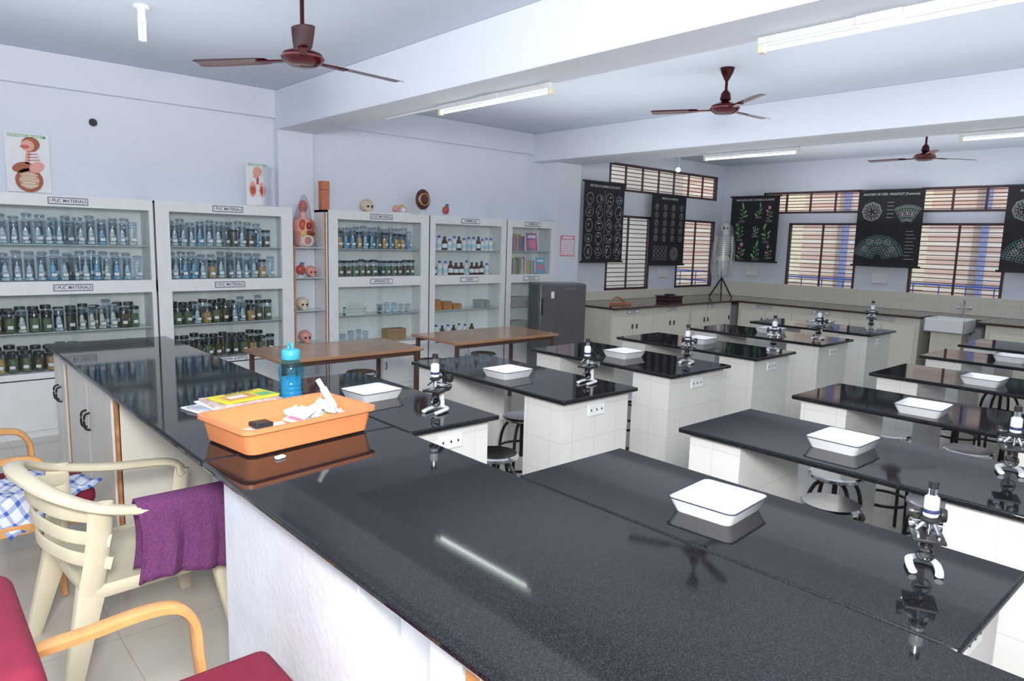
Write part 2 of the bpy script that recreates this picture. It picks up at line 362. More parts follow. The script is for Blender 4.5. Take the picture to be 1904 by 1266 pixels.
# ------------------------------------------------------------ jars etc
def jar(kind):
    g='specimen jars in the cabinets'
    liq={'clear':(.52,.62,.68),'blue':(.20,.42,.62),'brown':(.12,.07,.035),'green':(.12,.16,.07),'pale':(.76,.69,.54),'amberj':(.52,.30,.10)}
    if kind in liq:
        light=kind in('clear','blue','pale')
        rr,h=(.043,.26) if light else (.047,.22)
        lab={'clear':'clear glass jar with pale preserved specimen on a cabinet shelf','blue':'glass jar of bluish preserving fluid on a cabinet shelf','pale':'glass jar with cream coloured specimen on a cabinet shelf','brown':'dark brown filled specimen jar with black lid on a shelf','green':'dark green filled specimen jar with black lid on a shelf','amberj':'amber fluid filled specimen jar with black lid on a shelf'}[kind]
        o=tag(MB().lathe([(rr-.003,0),(rr,.006),(rr,h-.03),(rr*.92,h-.015),(rr*.92,h)],n=14).obj('specimen_jar',JARG),lab,'jar',g)
        m=M('content_'+kind,liq[kind],.3,var=.55,scale=30)
        if light:
            MB().sph((0,0,h*.40),rr*.62,(1,.7,h*.34/(rr*.62)),n=10,m=7).cyl((0,0,.008),(0,0,.04),rr*.9,n=12).obj('specimen',m,o)
            MB().ring((0,0,h*.8),rr*.97,.0025,n=14,m=5).obj('fluid_line',M('fluid_line',(.15,.3,.40),.3),o)
            MB().lathe([(rr*.95,h),(rr*1.04,h+.003),(rr*1.04,h+.014),(rr*.4,h+.02)],n=14).obj('lid',M('lid_pale',(.30,.42,.48),.2),o)
        else:
            MB().lathe([(rr*.93,.008),(rr*.93,h*.72)],n=12).obj('specimen',m,o)
            MB().lathe([(rr,h-.01),(rr*1.04,h-.008),(rr*1.04,h+.022),(rr,h+.025)],n=14).obj('lid',BLKP,o)
        MB().box(-.022,.022,-rr-.003,-rr+.002,.05,.085).obj('paper_label',PAPER,o)
        return o
    m=PAPER if kind=='whitebot' else M('amber_glass',(.10,.03,.01),.15)
    o=tag(MB().lathe([(.038,0),(.04,.004),(.04,.12),(.018,.15),(.018,.165)],n=14).obj('reagent_bottle',m),'white plastic reagent bottle with blue cap on a shelf' if kind=='whitebot' else 'amber glass reagent bottle with dark cap on a shelf','bottle','reagent bottles')
    MB().lathe([(.021,.160),(.021,.19),(.018,.193)],n=12).obj('cap',M('cap_blue',(.05,.15,.5),.4) if kind=='whitebot' else BLKP,o)
    MB().lathe([(.0405,.03),(.0412,.031),(.0412,.09),(.0405,.091)],n=14).obj('paper_label',M('label_cyan',(.5,.7,.8),.6) if kind=='whitebot' else PAPER,o)
    return o
PROTO={}
def place(kind,x,y,z,sc=1,rz=0,sw=1):
    if kind not in PROTO:
        PROTO[kind]=jar(kind); o=PROTO[kind]; o.location=(x,y,z); o.scale=(1,1,sc); return o
    return dup(PROTO[kind],(x,y,z),rz,sc=(sw,sw,sc))
def fill(x0,x1,z,kinds,step=.098,y=8.26,zs=(.80,.92),back=None):
    x=x0-.04
    while x<x1:
        sw=R.choice((.85,.95,1,1,1.0)) if x>x0 else 1
        x+=step*sw*.51
        if x>x1+.03: break
        place(R.choice(kinds),x,y+R.uniform(-.006,.006),z+.0005,R.uniform(*zs),R.uniform(-.3,.3),sw)
        x+=step*sw*.51
    if back:
        x=x0
        while x<x1:
            place(R.choice(back),x,y+.135,z+.0005,R.uniform(.95,1.08),0,.98); x+=.108
UPP=['clear','clear','blue','pale']; LOW=['green','brown','amberj']
fill(.74,2.02,1.69,['clear','blue','clear','pale','clear','brown'],back=UPP); fill(.74,2.02,1.33,['blue','clear','pale','clear'],back=UPP)
fill(.74,2.02,.82,['green','brown','clear','pale','green'],.103,back=LOW+['clear']); fill(.74,2.02,.43,['green','brown','amberj'],.105,back=LOW)
fill(2.38,3.46,1.69,['clear','blue','pale','clear','brown'],back=UPP); fill(2.38,3.46,1.33,['blue','clear','clear','amberj'],back=UPP)
fill(2.38,3.46,.82,['green','clear','brown','amberj'],.103,zs=(.75,1),back=LOW+['clear']); fill(2.38,3.46,.43,['brown','green','amberj'],.105,back=LOW)
fill(4.37,5.46,1.69,['clear','blue','clear','amberj'],back=UPP); fill(4.37,5.46,1.33,['green','brown','brown'],.105)
fill(5.86,6.95,1.69,['whitebot','whitebot','whitebot','amber'],.092,zs=(.8,1.1)); fill(5.86,6.9,1.33,['amber','whitebot','amber'],.10,zs=(.8,1.1))
fill(4.95,5.5,.82,['pale','clear'],.12,zs=(.4,.6)); fill(5.9,6.6,.43,['whitebot','amber'],.12); fill(4.4,4.8,.43,['clear'],.12,zs=(.5,.7))
tk=root('test_tube_rack','white test tube rack with glass tubes on a cabinet shelf','rack',(4.62,8.29,.821))
MB().box(-.16,.16,-.03,.03,0,.012).box(-.16,.16,-.03,.03,.09,.1).box(-.16,-.15,-.03,.03,0,.1).box(.15,.16,-.03,.03,0,.1).obj('frame',WHITE,tk)
for k in range(7): MB().cyl((-.12+k*.04,0,.014),(-.12+k*.04,0,.16),.009,n=8).obj('test_tube',M('tube_glass',(.75,.85,.85),.1,alpha=.5),tk)
def sbox(x,y,z,w,d,h,rz=0,mat=None,lab='small wooden slide box on a cabinet shelf',nm='slide_box'):
    o=tag(MB().box(-w/2,w/2,-d/2,d/2,0,h*.7).obj(nm,mat or WOOD,bev=.003),lab,'box','slide boxes on the shelves'); o.location=(x,y,z+.001); o.rotation_euler=(0,0,rz)
    MB().box(-w/2-.002,w/2+.002,-d/2-.002,d/2+.002,h*.71,h).obj('lid',mat or WOOD,o,bev=.003)
for k,(x,h) in enumerate([(5.93,.08),(6.12,.12),(6.30,.08)]): sbox(x,8.30,.82,.15,.12,h)
sbox(5.93,8.30,.902,.13,.11,.07); sbox(5.25,8.33,.43,.30,.16,.16,mat=M('cardboard',(.42,.26,.13),.8),lab='brown cardboard box on the bottom shelf',nm='cardboard_box')
for x in (6.75,6.85): sbox(x,8.3,.82,.07,.2,.12,mat=M('grey_box',(.4,.42,.45),.6),lab='grey file box on a cabinet shelf',nm='file_box')
bc=[(.5,.08,.1),(.1,.2,.5),(.15,.4,.25),(.6,.5,.2),(.5,.15,.4),(.7,.7,.7),(.2,.2,.25)]
def book(x,z,t,h,ci):
    o=tag(MB().box(0,t,-.07,.07,0,h).obj('book',M('book_cover_%d'%ci,bc[ci],.5),bev=.002),'hardback textbook standing on the cabinet shelf','book','books in the cabinet'); o.location=(x,8.31,z+.001)
    MB().box(.003,t-.003,-.066,.072,h,h+.001).obj('pages',PAPER,o)
for z in (1.33,1.69):
    x=7.28
    while x<(7.62 if z>1.5 else 7.82):
        t=R.uniform(.018,.035); book(x,z,t,R.uniform(.2,.27),R.randrange(7)); x+=t+.002
def magazine(x,y,z,w,h,m,lab):
    o=tag(MB().box(-w/2,w/2,-.004,.004,0,h).mat(1).box(-w*.35,w*.35,-.0052,-.0042,h*.15,h*.6).mat(2).box(-w*.4,w*.4,-.0052,-.0042,h*.72,h*.88).obj('magazine',[m,PINK,PAPER]),lab,'magazine'); o.location=(x,y,z+.01); o.rotation_euler=(-.15,0,0)
magazine(7.80,8.25,1.69,.22,.28,MATS['book_cover_4'],'purple covered textbook leaning on the shelf')
magazine(7.98,8.22,1.33,.18,.25,CYANP,'blue and pink picture book leaning on the shelf')
for z in (.82,.43):
    b=MB()
    for k in range(9): b.box(7.35,7.75,8.22,8.45,z+.001+k*.016,z+.013+k*.016,Matrix.Rotation(R.uniform(-.06,.06),3,'Z'))
    tag(b.obj('paper_pile',M('old_paper',(.6,.6,.58),.8)),'pile of old papers on the cabinet shelf','papers')
def poster(name,x,z,w,h,label,title,y=8.54,kind=0):
    r=root(name,label,'poster',(x,y,z))
    MB().box(-w/2,w/2,-.006,0,0,h).obj('sheet',PAPER,r)
    d=MB()
    if kind==0:
        d.mat(3).fdisc(.03,h*.82,w*.19,sx=1.1).mat(0).fdisc(.005,h*.79,w*.15,y=-.0125).mat(1).fdisc(-.02,h*.77,w*.08,y=-.013,sx=1.3,sz=.6)
        d.mat(0).fline(.01,h*.74,-.01,h*.48,.035).mat(1)
        for k in range(5): d.fline(-.0,h*(.74-k*.05),.06+.01*k,h*(.76-k*.05),.008)
        d.mat(3).fdisc(-.05,h*.42,w*.24,sz=.55,rot=.3).mat(0).fdisc(.07,h*.43,w*.19,y=-.0125,sz=.7,rot=.6)
        d.mat(3).fring(0,h*.20,w*.27,.035,n=20,sz=1.0); d.mat(2).fdisc(0,h*.2,w*.22,y=-.0122)
        for k in range(5): d.mat(1 if k%2 else 0).fring(0,h*.115+k*h*.045,w*.19,.012,y=-.013,sz=.25)
    else:
        d.mat(0).fdisc(.0,h*.80,w*.2).fdisc(-.02,h*.70,w*.12,y=-.0125).mat(1).fline(0,h*.72,0,h*.5,.03)
        d.mat(0).fdisc(-.06,h*.38,w*.22,sx=.7,sz=1.5).fdisc(.06,h*.38,w*.22,sx=.7,sz=1.5).mat(1).fdisc(-.06,h*.36,w*.12,y=-.013,sz=1.5).fdisc(.06,h*.36,w*.12,y=-.013,sz=1.5)
    d.obj('printed_figure',[FLP,FLESH,BONE,M('gut_brown',(.4,.12,.06),.6)],r,flat=True)
    text(title,.045,CG,r,(0,-.012,h*.95),width=w*.85)
    return r
poster('anatomy_poster',1.13,2.2,.37,.57,'digestive system anatomy poster on the wall above the cabinet','DIGESTIVE SYSTEM')
pp=poster('anatomy_poster',3.40,2.185,.27,.50,'respiratory system poster propped on the cabinet behind plastic wrap','RESPIRATORY SYSTEM',y=8.44,kind=1)
MB().sweep([(.10,-.04,.0),(.11,-.05,.2),(.10,-.04,.36),(.12,-.03,.46)],.13,.03,up=(0,1,0),n=10).obj('plastic_wrap',PLASB,pp)
t=root('torso_model','plastic wrapped human torso anatomy model on the open shelf','anatomical model',(3.92,8.32,1.701))
MB().lathe([(.10,0),(.125,.03),(.12,.14),(.145,.26),(.12,.33),(.05,.38),(.04,.43)],n=18).obj('torso',FLP,t)
MB().sph((0,0,.50),.065,(.85,.95,1.2)).sph((0,-.05,.48),.03).obj('head',FLESH,t)
for q in (-1,1): MB().sph((q*.055,-.105,.27),.055,(.8,.6,1.3)).obj('lung',FLESH,t)
MB().sph((0.01,-.14,.26),.038,(1,1,1.2)).obj('heart',M('liver',(.25,.04,.03),.3),t)
MB().sph((.03,-.12,.17),.06,(1.2,.5,.6)).obj('liver',MATS['liver'],t)
MB().sph((-.05,-.12,.17),.045,(1,.6,.8)).obj('stomach',ORGY,t)
MB().ring((0,-.125,.08),.06,.018,axis='y').obj('intestine',BONE,t)
MB().sph((0,-.125,.08),.045,(1,.5,1)).obj('small_intestine',FLESH,t)
MB().sweep([(0,0,0),(0,0,.2),(.0,0,.42),(.015,0,.55),(.0,0,.64)],.34,.34,up=(0,1,0),n=14,taper=(1,.12)).obj('plastic_wrap',PLASB,t)
sbox(4.22,8.35,2.17,.10,.10,.36,mat=M('brick_box',(.62,.2,.1),.6,var=.2,scale=20),lab='tall red and brown carton on top of the cabinet',nm='tall_carton')
def modelhead(x,z,s,kind,y=8.33):
    z+=.001
    r=root('anatomical_model',{'brain':'cream skull model on a white surface','heart':'red and blue heart model on a stand','kidney':'dark sectioned kidney model on a white stand','eye':'painted eye and ear model pieces on a board','skullp':'pink skull model on the open shelf'}[kind],'anatomical model',(x,y,z))
    if kind in('brain','skullp'):
        m=BONE if kind=='brain' else FLP
        MB().sph((0,0,.09*s),.09*s,(1,1.1,.95)).sph((0,-.06*s,.05*s),.05*s,(.9,.8,1)).obj('cranium',m,r)
        MB().box(-.035*s,.035*s,-.10*s,-.03*s,.0,.03*s).obj('jaw',m,r,bev=.008)
        for q in (-1,1): MB().sph((q*.03*s,-.093*s,.075*s),.016*s).obj('eye_socket',BLKP,r)
    elif kind=='kidney':
        MB().lathe([(.05,0),(.05,.012),(.01,.015),(.01,.08)],n=14).obj('stand',WHITE,r)
        MB().sph((0,0,.17*s),.11*s,(.85,.4,1)).obj('kidney_body',M('kidney_dark',(.12,.03,.03),.3),r)
        MB().ring((.0,-.035,.17*s),.06*s,.012,axis='y').obj('section',ORGY,r)
    elif kind=='heart':
        MB().lathe([(.04,0),(.04,.01),(.008,.012),(.008,.05)],n=14).obj('stand',WHITE,r)
        MB().sph((0,0,.09),.055,(1,.8,1.1)).sph((.02,0,.12),.035).obj('heart_body',FLESH,r)
        MB().sweep([(0,0,.13),(.01,0,.17),(.05,0,.165)],.025,.025,n=8).obj('vessel',M('vessel_blue',(.1,.2,.5),.4),r)
    elif kind=='eye':
        MB().box(-.14,.14,-.06,.06,0,.02).obj('board',PAPER,r)
        MB().sph((-.05,0,.07),.05,(1.2,.8,1)).obj('ear_piece',FLP,r); MB().sph((.07,0,.06),.04).obj('eyeball',PAPER,r)
        MB().sweep([(-.05,-.03,.09),(0,-.04,.12),(.06,-.03,.10),(.1,-.03,.05)],.022,.022,n=8).obj('canal',ORGY,r)
modelhead(4.82,2.17,1.0,'brain'); modelhead(5.33,2.17,1,'eye'); modelhead(5.72,2.17,1.3,'kidney'); modelhead(6.12,2.17,1.05,'heart')
modelhead(3.84,1.33,.85,'heart',8.25); modelhead(4.0,1.33,.8,'skullp',8.3); modelhead(3.87,.92,.9,'brain',8.28); modelhead(3.9,.5,.9,'skullp',8.28)
tag(MB().lathe([(.035,0),(.04,.01),(.03,.03)],(1.72,8.55,2.95),16,rot=Euler((math.pi/2,0,0)).to_matrix()).obj('wall_outlet',BLKP),'round black cable outlet on the wall','outlet')
tag(MB().cyl((4.09,5.70,3.099),(4.09,6.65,3.099),.011).obj('cable_conduit',WHITE),'thin white cable conduit under the ceiling beam','conduit')
c=root('wall_chart','small pink bordered timetable pinned to the pillar','chart',(8.52,8.165,1.62))
MB().box(-.17,.17,-.004,0,0,.34).obj('sheet',PINK,c); d=MB().mat(0).box(-.15,.15,-.006,-.004,.02,.27).box(-.12,.12,-.006,-.004,.29,.32).mat(1)
for k in range(6): d.box(-.14,.14,-.0075,-.006,.04+k*.038,.046+k*.038)
for k in range(5): d.box(-.12+k*.06,-.116+k*.06,-.0075,-.006,.03,.26)
d.obj('printed_grid',[PAPER,PINK],c)
# fridge
f=root('refrigerator','dark grey single door refrigerator beside the cabinets','refrigerator',(7.80,7.66,0),math.radians(-24))
MB().box(-.38,.38,-.22,.26,ZB+.03,1.22).obj('body',GREY,f,bev=.015)
d=MB().box(-.38,.38,-.27,-.225,ZB+.06,1.22).obj('door',GREY,f,bev=.018)
MB().box(-.36,-.33,-.295,-.27,.75,1.0).obj('handle',BLKP,d,bev=.006); text('WHIRLPOOL',.035,CHROME,d,(.12,-.272,1.15))
MB().box(-.2,-.15,-.273,-.271,1.0,1.1).obj('sticker',[PAPER],d)
for sx in (-.3,.3): MB().lathe([(.025,ZB),(.02,ZB+.03)],(sx,-.15,0)).obj('foot',BLKP,f)
# ------------------------------------------------------------ side counters
CH=.80
BG=M('brown_granite',(.06,.035,.03),.1,var=.4,scale=150)
tag(MB().box(8.85,13.75,7.35,8.52,CH-.035,CH).obj('side_worktop',[BG],bev=.01),'dark brown granite worktop along the window wall','worktop')
tag(MB().box(12.55,13.77,4.0,7.345,CH-.035,CH).box(12.55,13.77,-1.5,3.22,CH-.035,CH).box(12.98,13.77,3.22,4.0,CH-.035,CH).obj('side_worktop',[BG],bev=.01),'dark brown granite worktop beside the sink','worktop')
def scab(cx,cy,w,rz,lab,depth=1.0):
    r=root('counter_cabinet','cream tiled base cupboard under the side worktop','cabinet',(cx,cy,0),rz,'base cupboards under the side worktops')
    MB().box(-w/2,w/2,.02,depth,ZB,CH-.036).obj('carcass',CTILE,r)
    nd=max(2,round(w/.55)); dw=(w-.1)/nd
    for k in range(nd):
        a=-w/2+.05+k*dw; d=MB().box(a+.01,a+dw-.01,0,.02,ZB+.06,CH-.16).obj('door',CREAM,r,bev=.004)
        hx=a+dw-.06 if k%2==0 else a+.06
        MB().box(hx-.008,hx+.008,-.02,0,.42,.5).obj('handle',BLKP,d)
    for k,t in enumerate(lab):
        x=-w/2+w*(k+.5)/len(lab); label_plate(t,r,x,CH-.09,.32,.018)
scab(10.0,7.42,2.25,0,['SLIDES','SPECIMENS']); scab(11.85,7.42,1.4,0,['STAINS'])
scab(12.62,5.68,3.3,-math.pi/2,['MICROSCOPES','BEAKERS','SLIDES & TRAYS']); scab(12.62,1.2,3.8,-math.pi/2,['STANDS','STAINS'])
s=root('sink','white ceramic laboratory sink between the worktops','sink',(12.68,3.61,.59))
b=MB(); b.box(-.29,.29,-.29,.29,0,.03).box(-.29,-.26,-.29,.29,0,.22).box(.26,.29,-.29,.29,0,.22).box(-.29,.29,-.29,-.26,0,.22).box(-.29,.29,.26,.29,0,.22); b.obj('basin',ENAM,s,bev=.012)
MB().box(-.12,.25,-.22,.22,-.59+ZB,-.001).obj('pedestal',CTILE,s)
tp=root('tap','chrome laboratory water tap behind the sink','tap',(13.2,3.57,CH))
MB().cyl((0,0,0),(0,0,.22),.013).sweep([(0,0,.22),(-.04,0,.28),(-.13,0,.28),(-.17,0,.21)],.02,.02,n=8).obj('spout',CHROME,tp)
MB().cyl((0,-.09,.16),(0,.09,.16),.010).sph((0,-.09,.16),.022).sph((0,.09,.16),.022).obj('valve',CHROME,tp)
for (x,y,z,rz) in [(13.79,7.75,1.35,-math.pi/2),(13.79,5.15,1.35,-math.pi/2),(13.79,2.7,1.3,-math.pi/2),(11.7,8.545,1.3,0)]:
    p=root('switch_board','white wall switch board with sockets and switches','switch board',(x,y,z),rz,'wall switch boards')
    MB().box(-.14,.14,-.03,0,-.1,.1).obj('plate',WHITE,p,bev=.006)
    for xx in (-.09,0,.09): MB().box(xx-.02,xx+.02,-.036,-.03,-.02,.05).obj('switch',CREAM,p)
o=root('dissection_stand','orange wooden apparatus lying on the side worktop','apparatus',(9.4,7.75,CH))
OW=M('orange_wood',(.6,.18,.05),.5)
MB().sweep([(-.3,-.1,.02),(-.1,.05,.02),(.3,-.05,.02)],.03,.03,n=8).obj('frame',OW,o)
MB().sweep([(-.3,-.1,.03),(-.05,0,.14),(.25,.05,.03)],.025,.025,n=8).obj('brace',OW,o)
o=root('balance_case','dark wooden instrument case on the side worktop','case',(11.1,7.9,CH))
DW=M('dark_case',(.05,.008,.012),.3)
MB().box(-.22,.22,-.15,.15,0,.08).obj('box_base',DW,o,bev=.01); MB().box(-.24,.24,-.17,.17,.081,.10).box(-.1,.1,-.05,.05,.10,.13).obj('lid',DW,o,bev=.006)
# skeleton
sk=root('skeleton_model','plastic covered skeleton model hanging on a tripod stand','skeleton',(12.78,7.84,CH),math.radians(-50))
BO2=M('pale_bone',(.86,.82,.70),.6,var=.06)
for k in range(3):
    a=k*2.1+.4; MB().cyl((0,0,.42),(math.cos(a)*.26,math.sin(a)*.26,.01),.014).obj('stand_leg',BLK,sk)
MB().cyl((0,.05,.35),(0,.05,1.5),.01).obj('stand_pole',BLK,sk)
MB().sph((0,0,1.42),.10,(.9,1,1.1)).box(-.05,.05,-.10,-.02,1.29,1.35).obj('skull',BO2,sk)
for q in (-1,1): MB().sph((q*.035,-.09,1.42),.024).obj('eye_socket',BLKP,sk)
b=MB().cyl((0,.03,.8),(0,.03,1.34),.022)
for k in range(8): b.ring((0,0,1.22-k*.045),.12+.02*math.sin(k/7*3),.010,n=16,m=6)
b.obj('rib_cage',BO2,sk)
MB().sph((-.06,0,.80),.07,(1,.5,1)).sph((.06,0,.80),.07,(1,.5,1)).obj('pelvis',BO2,sk)
for sx in (-1,1):
    MB().cyl((sx*.15,0,1.26),(sx*.17,0,.98),.017).cyl((sx*.17,0,.98),(sx*.15,-.02,.72),.014).obj('arm',BO2,sk)
    MB().cyl((sx*.07,0,.76),(sx*.06,0,.48),.02).obj('leg',BO2,sk)
MB().lathe([(.21,.44),(.24,.6),(.22,1.1),(.15,1.45),(.03,1.58)],n=12).obj('plastic_cover',glassmat('cloudy_plastic',(.96,.96,.96),.16,.35,.6),sk)
# ------------------------------------------------------------ hanging charts
def chart(loc,w,h,rz,label,title,fn):
    r=root('hanging_chart',label,'chart',loc,rz,'hanging biology charts')
    MB().box(-w/2,w/2,-.006,0,0,h).obj('cloth',CHB,r)
    for zz in (0,h): MB().cyl((-w/2-.04,-.002,zz),(w/2+.04,-.002,zz),.016).obj('rod',BLKP,r)
    text(title,.058,CW,r,(0,-.012,h-.075),width=w*.85)
    d=MB(); fn(d,w,h); d.obj('printed_figures',[CW,CT,CG,CP],r,flat=True); return r
def cells(d,w,h):
    d.mat(0).fline(0,h*.05,0,h*.9,.004)
    for i in range(5):
        for j in range(4):
            x=-w*.37+j*w*.245; z=h*.13+i*(h*.165); rr=min(w,h)*.08*(1 if (i+j)%3 else 1.15)
            d.fring(x,z,rr,.006,sz=.85 if (i+j)%2 else 1.1)
            k0=(i*4+j)%4
            for k in range(3+k0):
                a=R.uniform(0,6.28); q=rr*.45
                if k0==0: d.fring(x+math.cos(a)*q*.5,z+math.sin(a)*q*.5,rr*.25,.005,n=8)
                else:
                    b=R.uniform(0,3.1); d.fline(x+math.cos(a)*q-math.cos(b)*rr*.2,z+math.sin(a)*q-math.sin(b)*rr*.2,x+math.cos(a)*q+math.cos(b)*rr*.2,z+math.sin(a)*q+math.sin(b)*rr*.2,.014)
            d.fline(x-rr*.6,z-rr*1.3,x+rr*.6,z-rr*1.3,.006)
def cells2(d,w,h):
    for i in range(5):
        for j in range(4):
            x=-w*.36+j*w*.24; z=h*.38+i*h*.11; d.mat(0); d.fring(x,z,.055,.006)
            if (i+j)%2: d.fring(x,z,.025,.008,sx=.6)
            else:
                for k in range(3): d.fline(x-.03,z-.025+k*.025,x+.03,z-.015+k*.025,.006)
    for j in range(12): d.fring(-w*.38+(j%4)*w*.11,h*.10+(j//4)*h*.07,.04,.005)
    for j in range(5): d.fring(w*.2,h*.16,.03+j*.025,.005)
def plants(d,w,h):
    for (cx,cz,m,s) in [(-.27,1.02,2,1.4),(.10,1.06,2,1.1),(.34,1.0,3,1.2),(-.30,.62,2,1.3),(.05,.66,0,1.0),(.30,.60,2,1.4),(-.25,.22,3,1.4),(.10,.24,2,1.4),(.38,.22,3,1.0)]:
        lx=cx+R.uniform(-.05,.05)
        d.mat(2 if m!=0 else 0); d.fline(cx,cz-.12*s,lx,cz+.08*s,.008)
        for k in range(R.randint(4,7)):
            sd=1 if k%2 else -1; q=R.uniform(.5,1.1); zz=cz-.09*s+k*.03*s
            d.mat(m if k%3 else 2).fdisc(cx+sd*.05*s*q,zz,.04*s*q,sx=1,sz=R.uniform(.25,.45),rot=sd*R.uniform(.1,1.2))
        if m==3: d.mat(3).fdisc(lx,cz+.09*s,.03*s,n=7)
        elif m==2: d.mat(2).fdisc(lx,cz+.09*s,.045*s,sx=.35,sz=1.1,rot=R.uniform(-.5,.5))
        d.mat(0)
        for k in range(2): d.fline(cx-.07,cz-(.13+k*.02)*s,cx+.07,cz-(.13+k*.02)*s,.005)
def stem(d,w,h):
    cx,cz=-w*.27,h*.72
    d.mat(0)
    for rr,q in ((.17,.008),(.15,.005),(.08,.005)): d.fring(cx,cz,rr,q,n=8,sz=1)
    for k in range(14): a=k*.45; d.fring(cx+math.cos(a)*.115,cz+math.sin(a)*.115,.014,.005,n=8)
    for k in range(5): d.fdisc(cx+math.cos(k*1.26)*.05,cz+math.sin(k*1.26)*.05,.010)
    for j in range(7):
        d.mat([0,1,0,1,0,2,0][j])
        for k in range(7+j//2):
            a=math.radians(60+k*60/(6+j//2)); rr=.15+j*.04; d.fring(w*.27+math.cos(a)*rr,h*.50+math.sin(a)*rr,.021,.005,n=7)
    for (x,z) in ((.20,.68),(.27,.69),(.34,.68)): d.mat(3).fdisc(w*x,h*z,.016,sz=1.6,y=-.0125)
    for j in range(8):
        d.mat(0 if j%3==2 else 1); rr=.10+j*.045
        nn=7+j*3
        for k in range(nn):
            a=math.radians(12+156*k/(nn-1)); d.fring(-w*.12+math.cos(a)*rr+R.uniform(-.004,.004),h*.10+math.sin(a)*rr*.95,.024,.0048,n=7)
    for (aa,rr) in ((35,.28),(62,.33),(90,.3),(118,.33),(145,.28)):
        a=math.radians(aa); x=-w*.12+math.cos(a)*rr; z=h*.10+math.sin(a)*rr; d.mat(0).fring(x,z,.045,.006,y=-.0125); d.mat(3).fdisc(x,z,.012,y=-.013)
    d.mat(0)
    for k in range(9): d.fline(w*.28,h*.10+k*h*.045,w*(.36+.08*R.random()),h*.10+k*h*.045,.006)
    for k in range(5): d.fline(-w*.04,h*.64+k*h*.05,w*.06,h*.64+k*h*.05,.006)
chart((9.68,8.40,1.52),1.08,1.40,0,'black chart of white cell division drawings in front of the window','MITOSIS IN ANIMALS & PLANTS',cells)
chart((11.62,8.40,1.46),1.12,1.36,0,'black chart of small round cell drawings between the windows','MEIOSIS IN ANIMALS',cells2)
chart((13.6,7.68,1.56),1.08,1.34,-math.pi/2,'black chart of green and pink plant drawings','MICROSCOPIC FORMS & PLANTS',plants)
chart((13.6,5.03,1.58),1.12,1.36,-math.pi/2,'black chart with teal and pink plant stem section drawings','ANATOMY OF STEM - MONOCOT (Transverse)',stem)
chart((13.6,2.70,1.58),1.12,1.36,-math.pi/2,'black chart with teal root section drawings by the window','ANATOMY OF ROOT - DICOT',stem)
# ------------------------------------------------------------ fans
def mkfan(loc,ang,rad,zc=ZC):
    r=root('ceiling_fan','dark maroon three blade ceiling fan hanging from the ceiling','ceiling fan',loc,ang,'ceiling fans')
    top=zc-loc[2]
    MB().lathe([(.03,-.055),(.09,-.05),(.13,-.025),(.14,0),(.13,.025),(.08,.05),(.03,.065)],n=28).obj('motor',MAROON,r)
    MB().lathe([(.142,-.006),(.146,0),(.142,.006)],n=28).obj('trim_ring',M('fan_ring',(.22,.08,.07),.3,.6),r)
    MB().cyl((0,0,.06),(0,0,top-.05),.014).obj('down_rod',MAROON,r)
    MB().lathe([(.02,.06),(.055,.08),(.045,.14),(.02,.17)],n=16).obj('motor_canopy',MAROON,r)
    MB().lathe([(.02,top-.12),(.06,top-.04),(.07,top-.001)],n=16).obj('ceiling_canopy',MAROON,r)
    for k in range(3):
        a=k*2*math.pi/3; m=Matrix.Rotation(a,3,'Z')
        b=MB(); tl=Matrix.Rotation(.13,3,'X')
        xs=[.26,.34,.5,.66,rad-.03,rad]; ws=[.048,.058,.062,.065,.066,.05]
        vs=[];fs=[]
        for x,w in zip(xs,ws):
            for yy,zz in ((-w,.0),(0,.008),(w,.0),(w,-.003),(0,.004),(-w,-.003)): vs.append(m@(V((x,0,-.01))+tl@V((0,yy,zz))))
        for i in range(5):
            for j in range(6): q=(j+1)%6; fs.append((i*6+j,i*6+q,(i+1)*6+q,(i+1)*6+j))
        fs+=[tuple(range(6)),tuple(30+j for j in range(6))]
        bl=b.add(vs,fs).obj('blade',MAROON,r)
        b=MB(); vs=[m@V(p) for p in ((.12,-.02,-.02),(.12,.02,-.02),(.34,.03,-.02),(.34,-.03,-.02),(.12,-.02,-.010),(.12,.02,-.010),(.34,.03,-.010),(.34,-.03,-.010))]
        b.add(vs,[(0,1,2,3),(4,5,6,7),(0,1,5,4),(1,2,6,5),(2,3,7,6),(3,0,4,7)]).obj('blade_bracket',MAROON,bl)
mkfan((2.2,4.64,3.03),math.radians(245),.82)
mkfan((6.25,3.93,3.19),math.radians(236),.72)
mkfan((10.97,3.67,3.17),math.radians(206),.78)
# ------------------------------------------------------------ tube lights, bulb
def tubelight(x,y0,y1,z):
    L=y1-y0; r=root('tube_light','lit fluorescent tube light fixed to the ceiling beam','tube light',(x,(y0+y1)/2,z),group='fluorescent tube lights')
    MB().box(-.028,.028,-L/2,L/2,.014,.058).box(-.04,.04,-.12,.12,.01,.058).obj('batten',M('batten_grey',(.66,.68,.70),.4),r,bev=.004)
    MB().cyl((0,-L/2+.03,-.012),(0,L/2-.03,-.012),.013).obj('tube',TUBE,r)
    for s in (-1,1): MB().box(-.022,.022,s*(L/2-.02)-.018,s*(L/2-.02)+.018,-.033,.03).obj('end_cap',M('tube_holder',(.75,.7,.5),.5),r,bev=.004)
    l=bpy.data.lights.new('tube_glow','AREA'); l.shape='RECTANGLE'; l.size=.025; l.size_y=L*.85; l.energy=1.8; l.color=(.92,1,.97)
    lo=bpy.data.objects.new('tube_glow',l); COL.objects.link(lo); lo.location=(x,(y0+y1)/2,z-.04)
tubelight(4.07,4.13,5.66,3.051); tubelight(4.07,.95,2.35,3.051); tubelight(8.75,4.39,5.78,3.071); tubelight(8.75,1.35,2.6,3.071)
b=root('light_bulb','white compact fluorescent bulb in a ceiling holder','bulb',(1.62,6.2,3.57-.26))
